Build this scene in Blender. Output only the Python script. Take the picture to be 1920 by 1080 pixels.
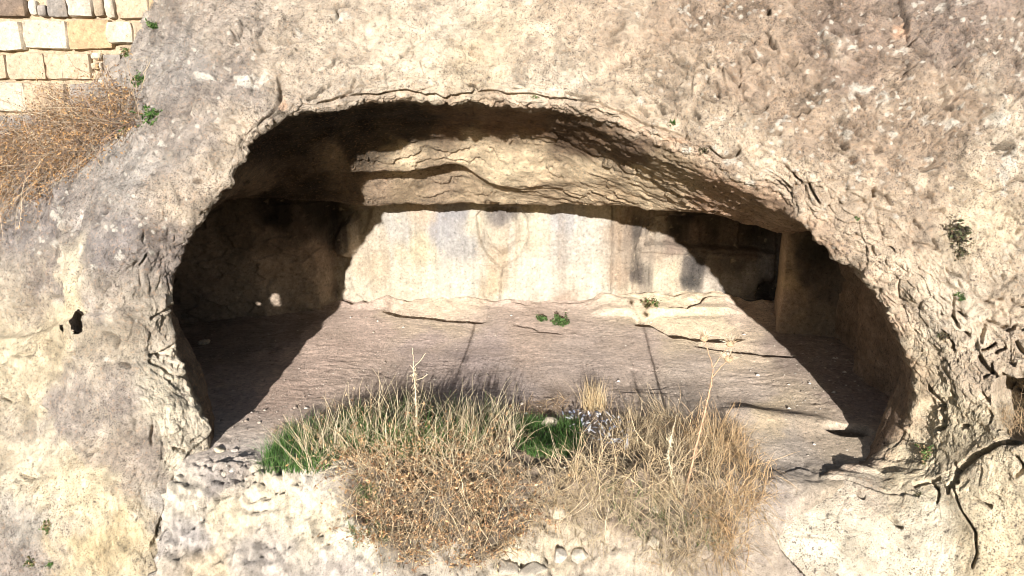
import bpy, math, random
import numpy as np
from concurrent.futures import ThreadPoolExecutor
from mathutils import Vector, Matrix

for o in list(bpy.data.objects):
    bpy.data.objects.remove(o, do_unlink=True)
S = bpy.context.scene
COL = S.collection
rng = np.random.default_rng(7)
random.seed(7)

# ------------------------------------------------------------------ camera
CAMH = 3.19
FPX = 1350.0                      # focal length in pixels of a 1920 px wide frame
PITCH = math.atan(325.0 / FPX)
cd = bpy.data.cameras.new('camera')
cam = bpy.data.objects.new('camera', cd)
COL.objects.link(cam)
cam.location = (0, 0, CAMH)
cam.rotation_euler = (math.pi / 2 - PITCH, 0, 0)
cd.sensor_width = 36.0
cd.lens = 36.0 * FPX / 1920.0
cd.clip_start = 0.05
cd.clip_end = 6000
S.camera = cam
CT, ST = math.cos(PITCH), math.sin(PITCH)

# ------------------------------------------------------------------ world and sun
SUN_DIR = np.array([0.0622, 0.979, -0.2060])         # travel direction of the light
SUN_DIR /= np.linalg.norm(SUN_DIR)
elev = math.asin(-SUN_DIR[2])
W = bpy.data.worlds.new('World')
S.world = W
W.use_nodes = True
nt = W.node_tree
nt.nodes.clear()
sky = nt.nodes.new('ShaderNodeTexSky')
sky.sky_type = 'NISHITA'
sky.sun_disc = False
sky.sun_elevation = elev
sky.sun_rotation = math.atan2(-SUN_DIR[0], -SUN_DIR[1])
sky.altitude = 600
bg = nt.nodes.new('ShaderNodeBackground')
bg.inputs['Strength'].default_value = 0.07
wo = nt.nodes.new('ShaderNodeOutputWorld')
nt.links.new(sky.outputs[0], bg.inputs[0])
nt.links.new(bg.outputs[0], wo.inputs[0])
sd = bpy.data.lights.new('sun', 'SUN')
sd.energy = 5.0
sd.angle = math.radians(0.55)
sd.color = (1.0, 0.955, 0.905)
sun = bpy.data.objects.new('sun', sd)
COL.objects.link(sun)
sun.rotation_euler = Vector(SUN_DIR).to_track_quat('-Z', 'Y').to_euler()
sun.location = (-1.5, -20, 8)
S.cycles.filter_width = 1.0
S.cycles.max_bounces = 6
S.cycles.diffuse_bounces = 3
S.cycles.caustics_reflective = False
S.cycles.caustics_refractive = False
S.view_settings.view_transform = 'Standard'
S.view_settings.look = 'None'
S.view_settings.gamma = 1.0
S.view_settings.exposure = 0.52

# ------------------------------------------------------------------ projection helpers
def w_at(px, py, Y):
    """world point seen at pixel (px,py) of the 1920x1080 frame at distance Y ahead of the camera"""
    a = (np.asarray(px, float) - 960) / FPX
    b = -(np.asarray(py, float) - 540) / FPX
    dy = CT + b * ST
    dz = -ST + b * CT
    k = np.asarray(Y, float) / dy
    return np.stack(np.broadcast_arrays(a * k, np.asarray(Y, float) + 0 * k, CAMH + dz * k), -1)

def to_px(P):
    d = np.asarray(P, float) - np.array([0, 0, CAMH])
    f = d[..., 1] * CT - d[..., 2] * ST
    u = d[..., 1] * ST + d[..., 2] * CT
    f = np.maximum(f, .2)
    return 960 + FPX * d[..., 0] / f, 540 - FPX * u / f

def floor_at(px, py, Z=0.0):
    b = -(np.asarray(py, float) - 540) / FPX
    Y = (CAMH - Z) / ((ST - b * CT) / (CT + b * ST))
    return w_at(px, py, Y)

def sstep(a, b, x):
    t = np.clip((x - a) / (b - a), 0, 1)
    return t * t * (3 - 2 * t)

# ------------------------------------------------------------------ noise
_perm = np.arange(256)
np.random.default_rng(11).shuffle(_perm)
_perm = np.concatenate([_perm, _perm]).astype(np.int32)
_g = np.random.default_rng(5).normal(size=(256, 3))
_g = (_g / np.linalg.norm(_g, axis=1)[:, None]).astype(np.float32)
POOL = ThreadPoolExecutor(4)

def _par(fn, P):
    shp = P.shape[:-1]
    p = np.ascontiguousarray(P.reshape(-1, P.shape[-1]), dtype=np.float32)
    n = len(p)
    if n < 20000:
        r = fn(p)
    else:
        parts = list(POOL.map(fn, np.array_split(p, max(4, n // 30000))))
        if isinstance(parts[0], tuple):
            r = tuple(np.concatenate(c) for c in zip(*parts))
        else:
            r = np.concatenate(parts)
    if isinstance(r, tuple):
        return tuple(c.reshape(shp + c.shape[1:]) for c in r)
    return r.reshape(shp)

def _perlin(p):
    i = np.floor(p).astype(np.int32)
    f = p - i
    i &= 255
    u = f * f * f * (f * (f * 6 - 15) + 10)
    out = 0
    for dx in (0, 1):
        wx = u[:, 0] if dx else 1 - u[:, 0]
        a = _perm[(i[:, 0] + dx) & 255]
        for dy in (0, 1):
            wy = u[:, 1] if dy else 1 - u[:, 1]
            b = _perm[(a + i[:, 1] + dy) & 255]
            for dz in (0, 1):
                wz = u[:, 2] if dz else 1 - u[:, 2]
                g = _g[_perm[(b + i[:, 2] + dz) & 255]]
                d = g[:, 0] * (f[:, 0] - dx) + g[:, 1] * (f[:, 1] - dy) + g[:, 2] * (f[:, 2] - dz)
                out = out + wx * wy * wz * d
    return out * 1.6

def noise(P, scale=1.0, off=0.0):
    return _par(_perlin, np.asarray(P) * scale + off)

def fbm(P, scale=1.0, oct=4, gain=.5, off=0.0, ridged=False):
    P = np.asarray(P)
    out, amp, tot = 0, 1.0, 0
    for k in range(oct):
        n = noise(P, scale * 2.03 ** k, off + 13.7 * k)
        if ridged:
            n = 1 - 2 * np.abs(n)
        out = out + amp * n
        tot += amp
        amp *= gain
    return out / tot

def _hash(ix, iy, iz, k):
    h = (ix.astype(np.uint32) * np.uint32(73856093)) ^ (iy.astype(np.uint32) * np.uint32(19349663)) ^ (iz.astype(np.uint32) * np.uint32(83492791)) ^ np.uint32(k * 2654435761 & 0xffffffff)
    h ^= h >> np.uint32(15); h *= np.uint32(2246822519); h ^= h >> np.uint32(13); h *= np.uint32(3266489917); h ^= h >> np.uint32(16)
    return (h & np.uint32(0xffffff)).astype(np.float32) / np.float32(0xffffff)

def _worley(p):
    """plates: (random height of the cell, tilt term, f2-f1)"""
    i = np.floor(p).astype(np.int32)
    n = len(p)
    d1 = np.full(n, 9., np.float32); d2 = d1.copy()
    hh = np.zeros(n, np.float32); tt = hh.copy()
    zr = (-1, 0, 1) if p[:, 2].any() else (0,)
    for dx in (-1, 0, 1):
        for dy in (-1, 0, 1):
            for dz in zr:
                cx, cy, cz = i[:, 0] + dx, i[:, 1] + dy, i[:, 2] + dz
                r0 = _hash(cx, cy, cz, 1); r1 = _hash(cx, cy, cz, 2)
                vx = cx + r0 - p[:, 0]
                vy = cy + r1 - p[:, 1]
                d = vx * vx + vy * vy
                if len(zr) > 1:
                    vz = cz + _hash(cx, cy, cz, 3) - p[:, 2]
                    d = d + vz * vz
                better = d < d1
                d2 = np.where(better, d1, np.minimum(d2, d))
                d1 = np.where(better, d, d1)
                a = r1 * 37.7 + r0 * 17.1
                t = vx * np.cos(a) + vy * np.sin(a)
                hh = np.where(better, (r0 * 7.31 + r1 * 3.17) % 1.0, hh)
                tt = np.where(better, t, tt)
    return hh, tt, np.sqrt(d2) - np.sqrt(d1)

def worley(P):
    return _par(_worley, np.asarray(P))

# ------------------------------------------------------------------ interpolation helpers
def tps(ctrl):
    c = np.array(ctrl, float)
    xy, v = c[:, :2] / 500., c[:, 2]
    n = len(xy)
    d = np.linalg.norm(xy[:, None] - xy[None], axis=-1)
    K = np.where(d > 0, d * d * np.log(d + 1e-12), 0) + np.eye(n) * 0.01
    Pm = np.hstack([np.ones((n, 1)), xy])
    A = np.zeros((n + 3, n + 3)); A[:n, :n] = K; A[:n, n:] = Pm; A[n:, :n] = Pm.T
    w = np.linalg.solve(A, np.concatenate([v, np.zeros(3)]))
    def ev(px, py):
        q = np.stack([px, py], -1).reshape(-1, 2) / 500.
        def go(qq):
            out = w[n] + qq[:, 0] * w[n + 1] + qq[:, 1] * w[n + 2]
            for k in range(n):
                r2 = (qq[:, 0] - xy[k, 0]) ** 2 + (qq[:, 1] - xy[k, 1]) ** 2
                out = out + w[k] * 0.5 * r2 * np.log(r2 + 1e-12)
            return out
        parts = list(POOL.map(go, np.array_split(q, 8)))
        return np.concatenate(parts).reshape(np.shape(px))
    return ev

def idw(ctrl, px, py, p=3.0, soft=30.0):
    """inverse distance blend of (x, y, v1, v2 ...) rows"""
    c = np.array(ctrl, np.float32)
    q = np.stack(np.broadcast_arrays(px, py), -1).reshape(-1, 2).astype(np.float32)
    def go(a):
        num = np.zeros((len(a), c.shape[1] - 2), np.float32); den = np.zeros(len(a), np.float32)
        for r in c:
            w = 1.0 / ((a[:, 0] - r[0]) ** 2 + (a[:, 1] - r[1]) ** 2 + soft ** 2)
            w = w * w if p == 4 else w ** (p / 2)
            num += w[:, None] * r[2:]
            den += w
        return num / den[:, None]
    return np.concatenate(list(POOL.map(go, np.array_split(q, 32)))).reshape(np.shape(px) + (c.shape[1] - 2,))

def dline(px, py, pts):
    """pixel distance to a polyline"""
    best = np.full(np.shape(px), 1e9)
    pts = np.array(pts, float)
    x0, x1 = pts[:, 0].min() - 80, pts[:, 0].max() + 80
    y0, y1 = pts[:, 1].min() - 80, pts[:, 1].max() + 80
    m = (px > x0) & (px < x1) & (py > y0) & (py < y1)
    x, y = px[m], py[m]
    b = np.full(x.shape, 1e9)
    for a, c in zip(pts[:-1], pts[1:]):
        v = c - a
        t = np.clip(((x - a[0]) * v[0] + (y - a[1]) * v[1]) / (v @ v + 1e-9), 0, 1)
        b = np.minimum(b, np.hypot(x - a[0] - t * v[0], y - a[1] - t * v[1]))
    best[m] = b
    return best

def dpoly(px, py, pts):
    """signed pixel distance to a closed polygon, negative inside"""
    pts = np.array(pts, float)
    d = np.full(np.shape(px), 1e9)
    ins = np.zeros(np.shape(px), bool)
    for a, c in zip(pts, np.roll(pts, -1, 0)):
        v = c - a
        t = np.clip(((px - a[0]) * v[0] + (py - a[1]) * v[1]) / (v @ v + 1e-9), 0, 1)
        d = np.minimum(d, np.hypot(px - a[0] - t * v[0], py - a[1] - t * v[1]))
        cond = ((a[1] > py) != (c[1] > py))
        with np.errstate(divide='ignore', invalid='ignore'):
            xi = (c[0] - a[0]) * (py - a[1]) / (c[1] - a[1] + 1e-12) + a[0]
        ins ^= cond & (px < xi)
    return np.where(ins, -d, d)

def grid_normals(V):
    du = np.gradient(V, axis=1)
    dv = np.gradient(V, axis=0)
    n = np.cross(du, dv)
    return n / (np.linalg.norm(n, axis=-1, keepdims=True) + 1e-12)

def blur(A, k, axis):
    if k < 1:
        return A
    pad = [(0, 0)] * A.ndim
    pad[axis] = (k, k)
    B = np.pad(A, pad, mode='edge').cumsum(axis)
    pad2 = [(0, 0)] * A.ndim
    pad2[axis] = (1, 0)
    B = np.pad(B, pad2)
    n = A.shape[axis]
    hi = np.take(B, np.arange(2 * k + 1, 2 * k + 1 + n), axis)
    lo = np.take(B, np.arange(0, n), axis)
    return (hi - lo) / (2 * k + 1)

# ------------------------------------------------------------------ mesh helpers
def mesh_np(name, V, F, mat, col=None, parent=None, smooth=True, alpha=None):
    """one mesh object from numpy arrays; F is (n,4) or (n,3)"""
    me = bpy.data.meshes.new(name)
    V = np.ascontiguousarray(V, dtype=np.float32).reshape(-1, 3)
    F = np.ascontiguousarray(F, dtype=np.int32)
    me.vertices.add(len(V)); me.vertices.foreach_set('co', V.ravel())
    k = F.shape[1]
    me.loops.add(F.size); me.loops.foreach_set('vertex_index', F.ravel())
    me.polygons.add(len(F))
    me.polygons.foreach_set('loop_start', np.arange(0, F.size, k, dtype=np.int32))
    if smooth:
        me.polygons.foreach_set('use_smooth', np.ones(len(F), bool))
    if col is not None:
        c = np.ones((len(V), 4), np.float32)
        c[:, :3] = np.clip(col.reshape(-1, 3), 0, 1)
        if alpha is not None: c[:, 3] = alpha.ravel()
        at = me.attributes.new('col', 'FLOAT_COLOR', 'POINT')
        at.data.foreach_set('color', c.ravel())
    me.update(calc_edges=True)
    if mat:
        me.materials.append(mat)
    o = bpy.data.objects.new(name, me)
    COL.objects.link(o)
    if parent:
        o.parent = parent
    return o

def grid_faces(nr, nc, keep=None, flip=False):
    idx = np.arange(nr * nc).reshape(nr, nc)
    q = np.stack([idx[:-1, :-1], idx[:-1, 1:], idx[1:, 1:], idx[1:, :-1]], -1)
    if flip:
        q = q[..., ::-1]
    q = q.reshape(-1, 4)
    if keep is not None:
        q = q[keep[:-1, :-1].ravel()]
    return q

def tag(o, label=None, cat=None, group=None, kind=None):
    if label: o['label'] = label
    if cat: o['category'] = cat
    if group: o['group'] = group
    if kind: o['kind'] = kind
    return o

def empty(name, loc=(0, 0, 0)):
    o = bpy.data.objects.new(name, None)
    o.empty_display_size = .1
    COL.objects.link(o)
    o.location = loc
    return o

# ------------------------------------------------------------------ materials
class NB:
    def __init__(s, name):
        s.m = bpy.data.materials.new(name); s.m.use_nodes = True
        s.t = s.m.node_tree; s.t.nodes.clear()
        s.out = s.n('ShaderNodeOutputMaterial')
        s.b = s.n('ShaderNodeBsdfPrincipled')
        s.t.links.new(s.b.outputs[0], s.out.inputs[0])
    def n(s, ty, **kw):
        x = s.t.nodes.new(ty)
        for k, v in kw.items():
            if k in x.inputs: x.inputs[k].default_value = v
            else: setattr(x, k, v)
        return x
    def l(s, a, b): s.t.links.new(a, b)
    def math(s, op, a, b=None):
        x = s.n('ShaderNodeMath', operation=op)
        for i, v in enumerate((a, b)):
            if v is None: continue
            if hasattr(v, 'links'): s.l(v, x.inputs[i])
            else: x.inputs[i].default_value = v
        return x.outputs[0]
    def noise(s, vec, scale, detail=6, rough=.6, dist=0.0):
        x = s.n('ShaderNodeTexNoise'); x.inputs['Scale'].default_value = scale
        x.inputs['Detail'].default_value = detail; x.inputs['Roughness'].default_value = rough
        x.inputs['Distortion'].default_value = dist
        s.l(vec, x.inputs['Vector'])
        return x.outputs['Fac']
    def ramp(s, v, stops):
        x = s.n('ShaderNodeValToRGB'); e = x.color_ramp.elements
        while len(e) < len(stops): e.new(.5)
        for el, (p, c) in zip(e, stops):
            el.position = p; el.color = (c, c, c, 1) if not hasattr(c, '__len__') else (*c, 1)
        s.l(v, x.inputs[0]); return x.outputs[0]
    def mix(s, f, a, b, mode='MIX'):
        x = s.n('ShaderNodeMix', data_type='RGBA', blend_type=mode)
        for i, v in ((0, f), (6, a), (7, b)):
            if hasattr(v, 'links'): s.l(v, x.inputs[i])
            elif i == 0: x.inputs[0].default_value = v
            else: x.inputs[i].default_value = (*v, 1)
        return x.outputs[2]

def rock_mat(name, speck=.5, bump=.5, fine=1.0, lich=0.0, dro=.6):
    m = NB(name)
    m.b.inputs['Roughness'].default_value = .95
    m.b.inputs['Diffuse Roughness'].default_value = dro
    m.b.inputs['Specular IOR Level'].default_value = .12
    tc = m.n('ShaderNodeTexCoord').outputs['Object']
    an = m.n('ShaderNodeAttribute', attribute_name='col'); at = an.outputs['Color']
    n1 = m.noise(tc, 15 * fine, 5, .78)
    n2 = m.noise(tc, 80 * fine, 2, .7)
    v = m.ramp(n1, [(.34, .50), (.42, .90), (.56, 1.08), (.64, 1.36)])
    c = m.mix(1.0, at, v, 'MULTIPLY')
    v2 = m.ramp(n2, [(.36, .34), (.43, .95), (.60, 1.05), (.66, 1.32)])
    gs = m.ramp(m.noise(tc, 1.9, 3, .65), [(.36, .25), (.62, 1.0)])
    c = m.mix(m.math('MULTIPLY', gs, speck), c, m.mix(1.0, c, v2, 'MULTIPLY'))
    if lich > 0:
        n4 = m.noise(tc, 30 * fine, 3, .75)
        ot = m.ramp(n4, [(.55, 0.0), (.66, 1.0)])
        c = m.mix(m.math('MULTIPLY', ot, .42 * lich), c, (.42, .25, .14))
        vo = m.n('ShaderNodeTexVoronoi', feature='F1'); vo.inputs['Scale'].default_value = 11
        m.l(tc, vo.inputs['Vector'])
        d = m.math('ADD', vo.outputs['Distance'], m.math('MULTIPLY', n2, .45))
        spot = m.ramp(d, [(.42, 1.0), (.50, 0.0)])
        gate = m.ramp(m.noise(tc, 2.5, 2, .6), [(.46, 0.0), (.56, 1.0)])
        c = m.mix(m.math('MULTIPLY', m.math('MULTIPLY', spot, gate), m.math('MULTIPLY', an.outputs['Alpha'], .8)), c, (.66, .62, .54))
        dk = m.ramp(n4, [(.37, 1.0), (.41, 0.0)])
        c = m.mix(m.math('MULTIPLY', m.math('MULTIPLY', dk, gs), .85 * lich), c, (.13, .10, .085))
    m.l(c, m.b.inputs['Base Color'])
    h = m.math('ADD', m.math('MULTIPLY', n1, .6), m.math('MULTIPLY', n2, .34))
    bp = m.n('ShaderNodeBump'); bp.inputs['Strength'].default_value = bump
    bp.inputs['Distance'].default_value = .05
    m.l(h, bp.inputs['Height']); m.l(bp.outputs[0], m.b.inputs['Normal'])
    return m.m

M_CLIFF = rock_mat('weathered_limestone', 1.0, 1.0, 1.0, 1.0, .45)
M_WALL = rock_mat('cut_limestone', .55, .35, 1.3, .0, .3)
M_FLOOR = rock_mat('floor_dirt_rock', .9, .8, 1.3, .0, 1.0)

# ================================================================== THE ROCK
# contour of the cave mouth (pixels of the frame) with distance of the rim, then where its radial line ends
RIM = [  # px, py, Y,  outer px, outer py
    (285, 1330, 5.62, -620, 1330), (290, 1150, 5.72, -620, 1180), (300, 1060, 5.85, -620, 1080), (312, 985, 6.02, -620, 1000),
    (330, 900, 6.24, -620, 930), (400, 850, 6.40, -620, 860), (385, 780, 6.45, -620, 790), (345, 712, 6.48, -620, 715),
    (318, 650, 6.5, -620, 640), (309, 585, 6.5, -620, 560), (326, 500, 6.5, -620, 440), (347, 455, 6.5, -620, 330),
    (388, 400, 6.5, -620, 180), (432, 350, 6.5, -620, 0), (470, 292, 6.5, -620, -200), (482, 252, 6.48, -620, -420),
    (525, 228, 6.56, -400, -520), (600, 211, 6.68, -100, -520), (700, 194, 6.78, 250, -520), (790, 187, 6.84, 550, -520),
    (870, 189, 6.84, 800, -520), (980, 195, 6.82, 1080, -520), (1070, 208, 6.74, 1330, -520), (1150, 238, 6.62, 1600, -520),
    (1230, 268, 6.48, 1900, -520), (1310, 300, 6.34, 2250, -520), (1380, 342, 6.24, 2520, -400), (1450, 374, 6.2, 2520, -200),
    (1500, 404, 6.15, 2520, 0), (1545, 456, 6.08, 2520, 170), (1600, 494, 6.02, 2520, 320), (1640, 545, 5.98, 2520, 450),
    (1680, 612, 5.94, 2520, 570), (1702, 670, 5.92, 2520, 660), (1716, 726, 5.92, 2520, 740), (1706, 776, 5.98, 2520, 810),
    (1682, 822, 6.08, 2520, 870), (1640, 862, 6.08, 2520, 930), (1560, 880, 5.95, 2520, 985), (1480, 905, 5.82, 2520, 1040),
    (1420, 948, 5.68, 2520, 1110), (1402, 988, 5.55, 2520, 1180), (1430, 1045, 5.48, 2520, 1260), (1500, 1120, 5.38, 2520, 1330),
    (1580, 1330, 5.1, 2520, 1420)]
RIM = np.array(RIM, float)
seg = np.r_[0, np.cumsum(np.hypot(np.diff(RIM[:, 0]), np.diff(RIM[:, 1])))]
NC = 1520
# more columns where the radial lines spread
s_u = np.linspace(0, seg[-1], NC)
dens = np.r_[0, np.cumsum(np.hypot(np.diff(RIM[:, 0]), np.diff(RIM[:, 1])) + .45 * np.hypot(np.diff(RIM[:, 3]), np.diff(RIM[:, 4])))]
s_u = np.interp(np.linspace(0, dens[-1], NC), dens, seg)
def along(col_):
    v = np.interp(s_u, seg, col_)
    return blur(v[:, None], 9, 0)[:, 0]
Rx, Ry, RY, Ox, Oy = [along(RIM[:, k]) for k in range(5)]
# uneven edge
jn = noise(np.stack([s_u / 42., 0 * s_u, 0 * s_u], -1)) * 7 + noise(np.stack([s_u / 14., 0 * s_u + 3.3, 0 * s_u], -1)) * 4.0
tx, ty = np.gradient(Rx), np.gradient(Ry)
tl = np.hypot(tx, ty) + 1e-9
Rx = Rx - ty / tl * jn; Ry = Ry + tx / tl * jn

# distance of the outside face
DEPTH = [
    (-600, 1300, 5.9), (-600, 700, 7.6), (-600, 0, 10.5), (-600, -500, 13), (0, 1300, 5.7), (0, 1080, 6.1), (120, 1000, 6.1), (220, 1060, 5.9),
    (60, 880, 6.5), (0, 700, 7.15), (0, 500, 7.5), (40, 600, 7.3), (60, 420, 7.55), (130, 480, 6.75), (180, 620, 6.45), (230, 760, 6.2), (130, 720, 6.65),
    (280, 900, 6.15), (250, 440, 6.35), (300, 620, 6.25), (330, 780, 6.25), (200, 360, 6.75), (320, 300, 6.75), (400, 260, 6.6), (250, 260, 7.3),
    (330, 130, 7.5), (0, 330, 8.2), (60, 300, 8.2), (0, 235, 9.1), (100, 225, 8.9), (80, 120, 9.7), (150, 60, 9.8), (295, 0, 8.95), (262, 62, 8.95), (215, 112, 8.95), (195, 160, 8.85), (170, 200, 8.7), (240, 200, 8.0), (250, 140, 8.4), (300, 60, 8.4), (340, 20, 8.1), (380, 60, 7.5), (0, 0, 10.4), (200, -100, 10.2), (330, -120, 9.0), (0, -500, 12.5),
    (450, 150, 6.85), (470, 0, 7.7), (600, 100, 7.05), (700, -100, 7.9), (800, 100, 7.1), (1000, 50, 7.25), (1000, -150, 8.0), (1000, -500, 9.6),
    (1150, 150, 6.85), (1250, 50, 7.05), (1350, 200, 6.5), (1500, 50, 6.75), (1500, 300, 6.15), (1700, 100, 6.5), (1900, 50, 6.6), (1900, -500, 9.0),
    (1650, 400, 5.95), (1800, 300, 6.05), (1900, 400, 5.9), (1750, 550, 5.75), (1850, 650, 5.6), (1770, 740, 5.7), (1800, 820, 5.6), (1730, 860, 5.8), (1900, 850, 5.1),
    (1850, 920, 5.25), (1700, 930, 5.6), (1600, 960, 5.6), (1500, 990, 5.5), (1650, 1060, 5.4), (1850, 1050, 5.1), (1920, 980, 5.1), (1900, 1300, 4.8), (1600, 1300, 5.1),
    (2300, 1300, 4.5), (2300, 900, 4.9), (2300, 500, 5.6), (2300, 0, 6.6), (2520, -500, 9)]
rim_s = RIM[::2]
DEPTH += [(r[0] , r[1], r[2]) for r in rim_s]
ext_depth = tps(DEPTH)

NE = 316
tb = np.zeros(NC)
for lo, hi, o_, r_ in ((-50, 1970, Ox, Rx), (-50, 1130, Oy, Ry)):
    with np.errstate(divide='ignore', invalid='ignore'):
        tb = np.maximum(tb, np.where(o_ < lo, (lo - o_) / (r_ - o_), 0)); tb = np.maximum(tb, np.where(o_ > hi, (hi - o_) / (r_ - o_), 0))
tb = np.clip(tb, 0, .7)
tb = np.minimum(tb, blur(tb[:, None], 25, 0)[:, 0])
NF = 16
tt = np.concatenate([tb[None] * np.linspace(0, 1, NF)[:-1, None], tb[None] + (1 - tb[None]) * np.linspace(0, 1, NE - NF + 1)[:, None]], 0)
ePX = Ox[None] * (1 - tt) + Rx[None] * tt
ePY = Oy[None] * (1 - tt) + Ry[None] * tt
eY = ext_depth(ePX, ePY)
dr = np.hypot(ePX - Rx[None], ePY - Ry[None])
wr = np.exp(-(dr / 55.) ** 2)
eY = eY * (1 - wr) + (RY[None] ) * wr
eY += .10 * np.exp(-dr / 14.) 

CRACKS = [  # polyline, half width px, depth m
    ([(1745, 725), (1757, 745), (1770, 765), (1762, 772), (1770, 790), (1776, 800), (1755, 808)], 4.0, .16),
    ([(1925, 826), (1880, 828), (1845, 845), (1800, 872), (1788, 890), (1776, 918)], 5.5, .22),
    ([(1785, 905), (1802, 960), (1830, 998), (1833, 1035), (1825, 1062)], 2.4, .10),
    ([(1712, 903), (1735, 897), (1757, 893)], 3.5, .08),
    ([(1676, -40), (1700, 20), (1704, 75), (1722, 90), (1738, 103), (1760, 130), (1770, 170), (1785, 200)], 5, .14),
    ([(1640, 20), (1660, 28), (1700, 30)], 4, .08),
    ([(1838, 670), (1850, 690), (1868, 705)], 4, .12), ([(1888, 676), (1902, 684)], 3, .08),
    ([(275, 594), (292, 582), (312, 570)], 3.5, .09), ([(522, 140), (524, 180), (508, 205), (490, 235)], 5, .10),
    ([(395, 243), (425, 240), (430, 228)], 4, .07), ([(455, 230), (425, 232), (390, 240)], 4, .05),
    ([(98, 345), (102, 430), (112, 500), (128, 560)], 5, .06), 
    ([(1165, 85), (1205, 108), (1240, 112), (1280, 120)], 3, .06), ([(1262, 62), (1272, 75), (1310, 76), (1340, 78)], 3, .06),
    ([(560, 880), (566, 850), (558, 830)], 3, .05), ([(287, 830), (284, 800)], 3, .06), ([(275, 680), (320, 700), (355, 715)], 3, .05),
    ([(600, 196), (640, 185), (690, 180), (760, 172), (830, 180), (900, 174), (980, 178), (1060, 190), (1120, 190)], 4, .07),
    ([(640, 186), (660, 172), (668, 150)], 3, .06), ([(1060, 178), (1150, 205), (1220, 232), (1290, 262)], 4, .07), ([(1210, 180), (1280, 215), (1288, 250), (1280, 262)], 3, .05),
    ([(1800, 250), (1830, 275), (1870, 278)], 3, .06), ([(1660, 140), (1672, 165), (1676, 190), (1700, 200)], 3, .05), ([(1570, 220), (1580, 240), (1568, 262)], 3, .05),
    ([(1715, 455), (1745, 465), (1765, 472)], 3, .06), ([(1790, 560), (1786, 590), (1795, 610)], 3, .06), ([(1900, 520), (1880, 535)], 3, .05), ([(1830, 610), (1850, 600), (1840, 640)], 3, .05),
    ([(1860, 350), (1880, 360), (1910, 362)], 3, .04), ([(0, 578), (35, 582)], 3, .05), ([(60, 945), (90, 895)], 2.5, .05), ([(1600, 900), (1650, 915), (1720, 925)], 3, .03),
    ([(1480, 1000), (1560, 1010), (1590, 1040)], 3, .03), ([(1905, 890), (1920, 885)], 4, .06)]
HOLES = [(1587, 270, 8, 7, .2), (1886, 273, 14, 6, .16), (1820, 116, 9, 5, .1), (1652, 280, 8, 4, .1), (1602, 298, 5, 8, .08), (190, 391, 9, 8, .07), (1690, 25, 10, 5, .1),
         (1880, 520, 4, 6, .06), (1605, 52, 6, 6, .07), (1420, 70, 5, 3, .05), (150, 505, 3, 8, .05), (1872, 428, 4, 3, .06), (170, 480, 3, 3, .04), (1515, 205, 5, 4, .05), (290, 325, 4, 5, .05), (370, 340, 6, 4, .06)]
EP = w_at(ePX, ePY, eY)
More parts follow.
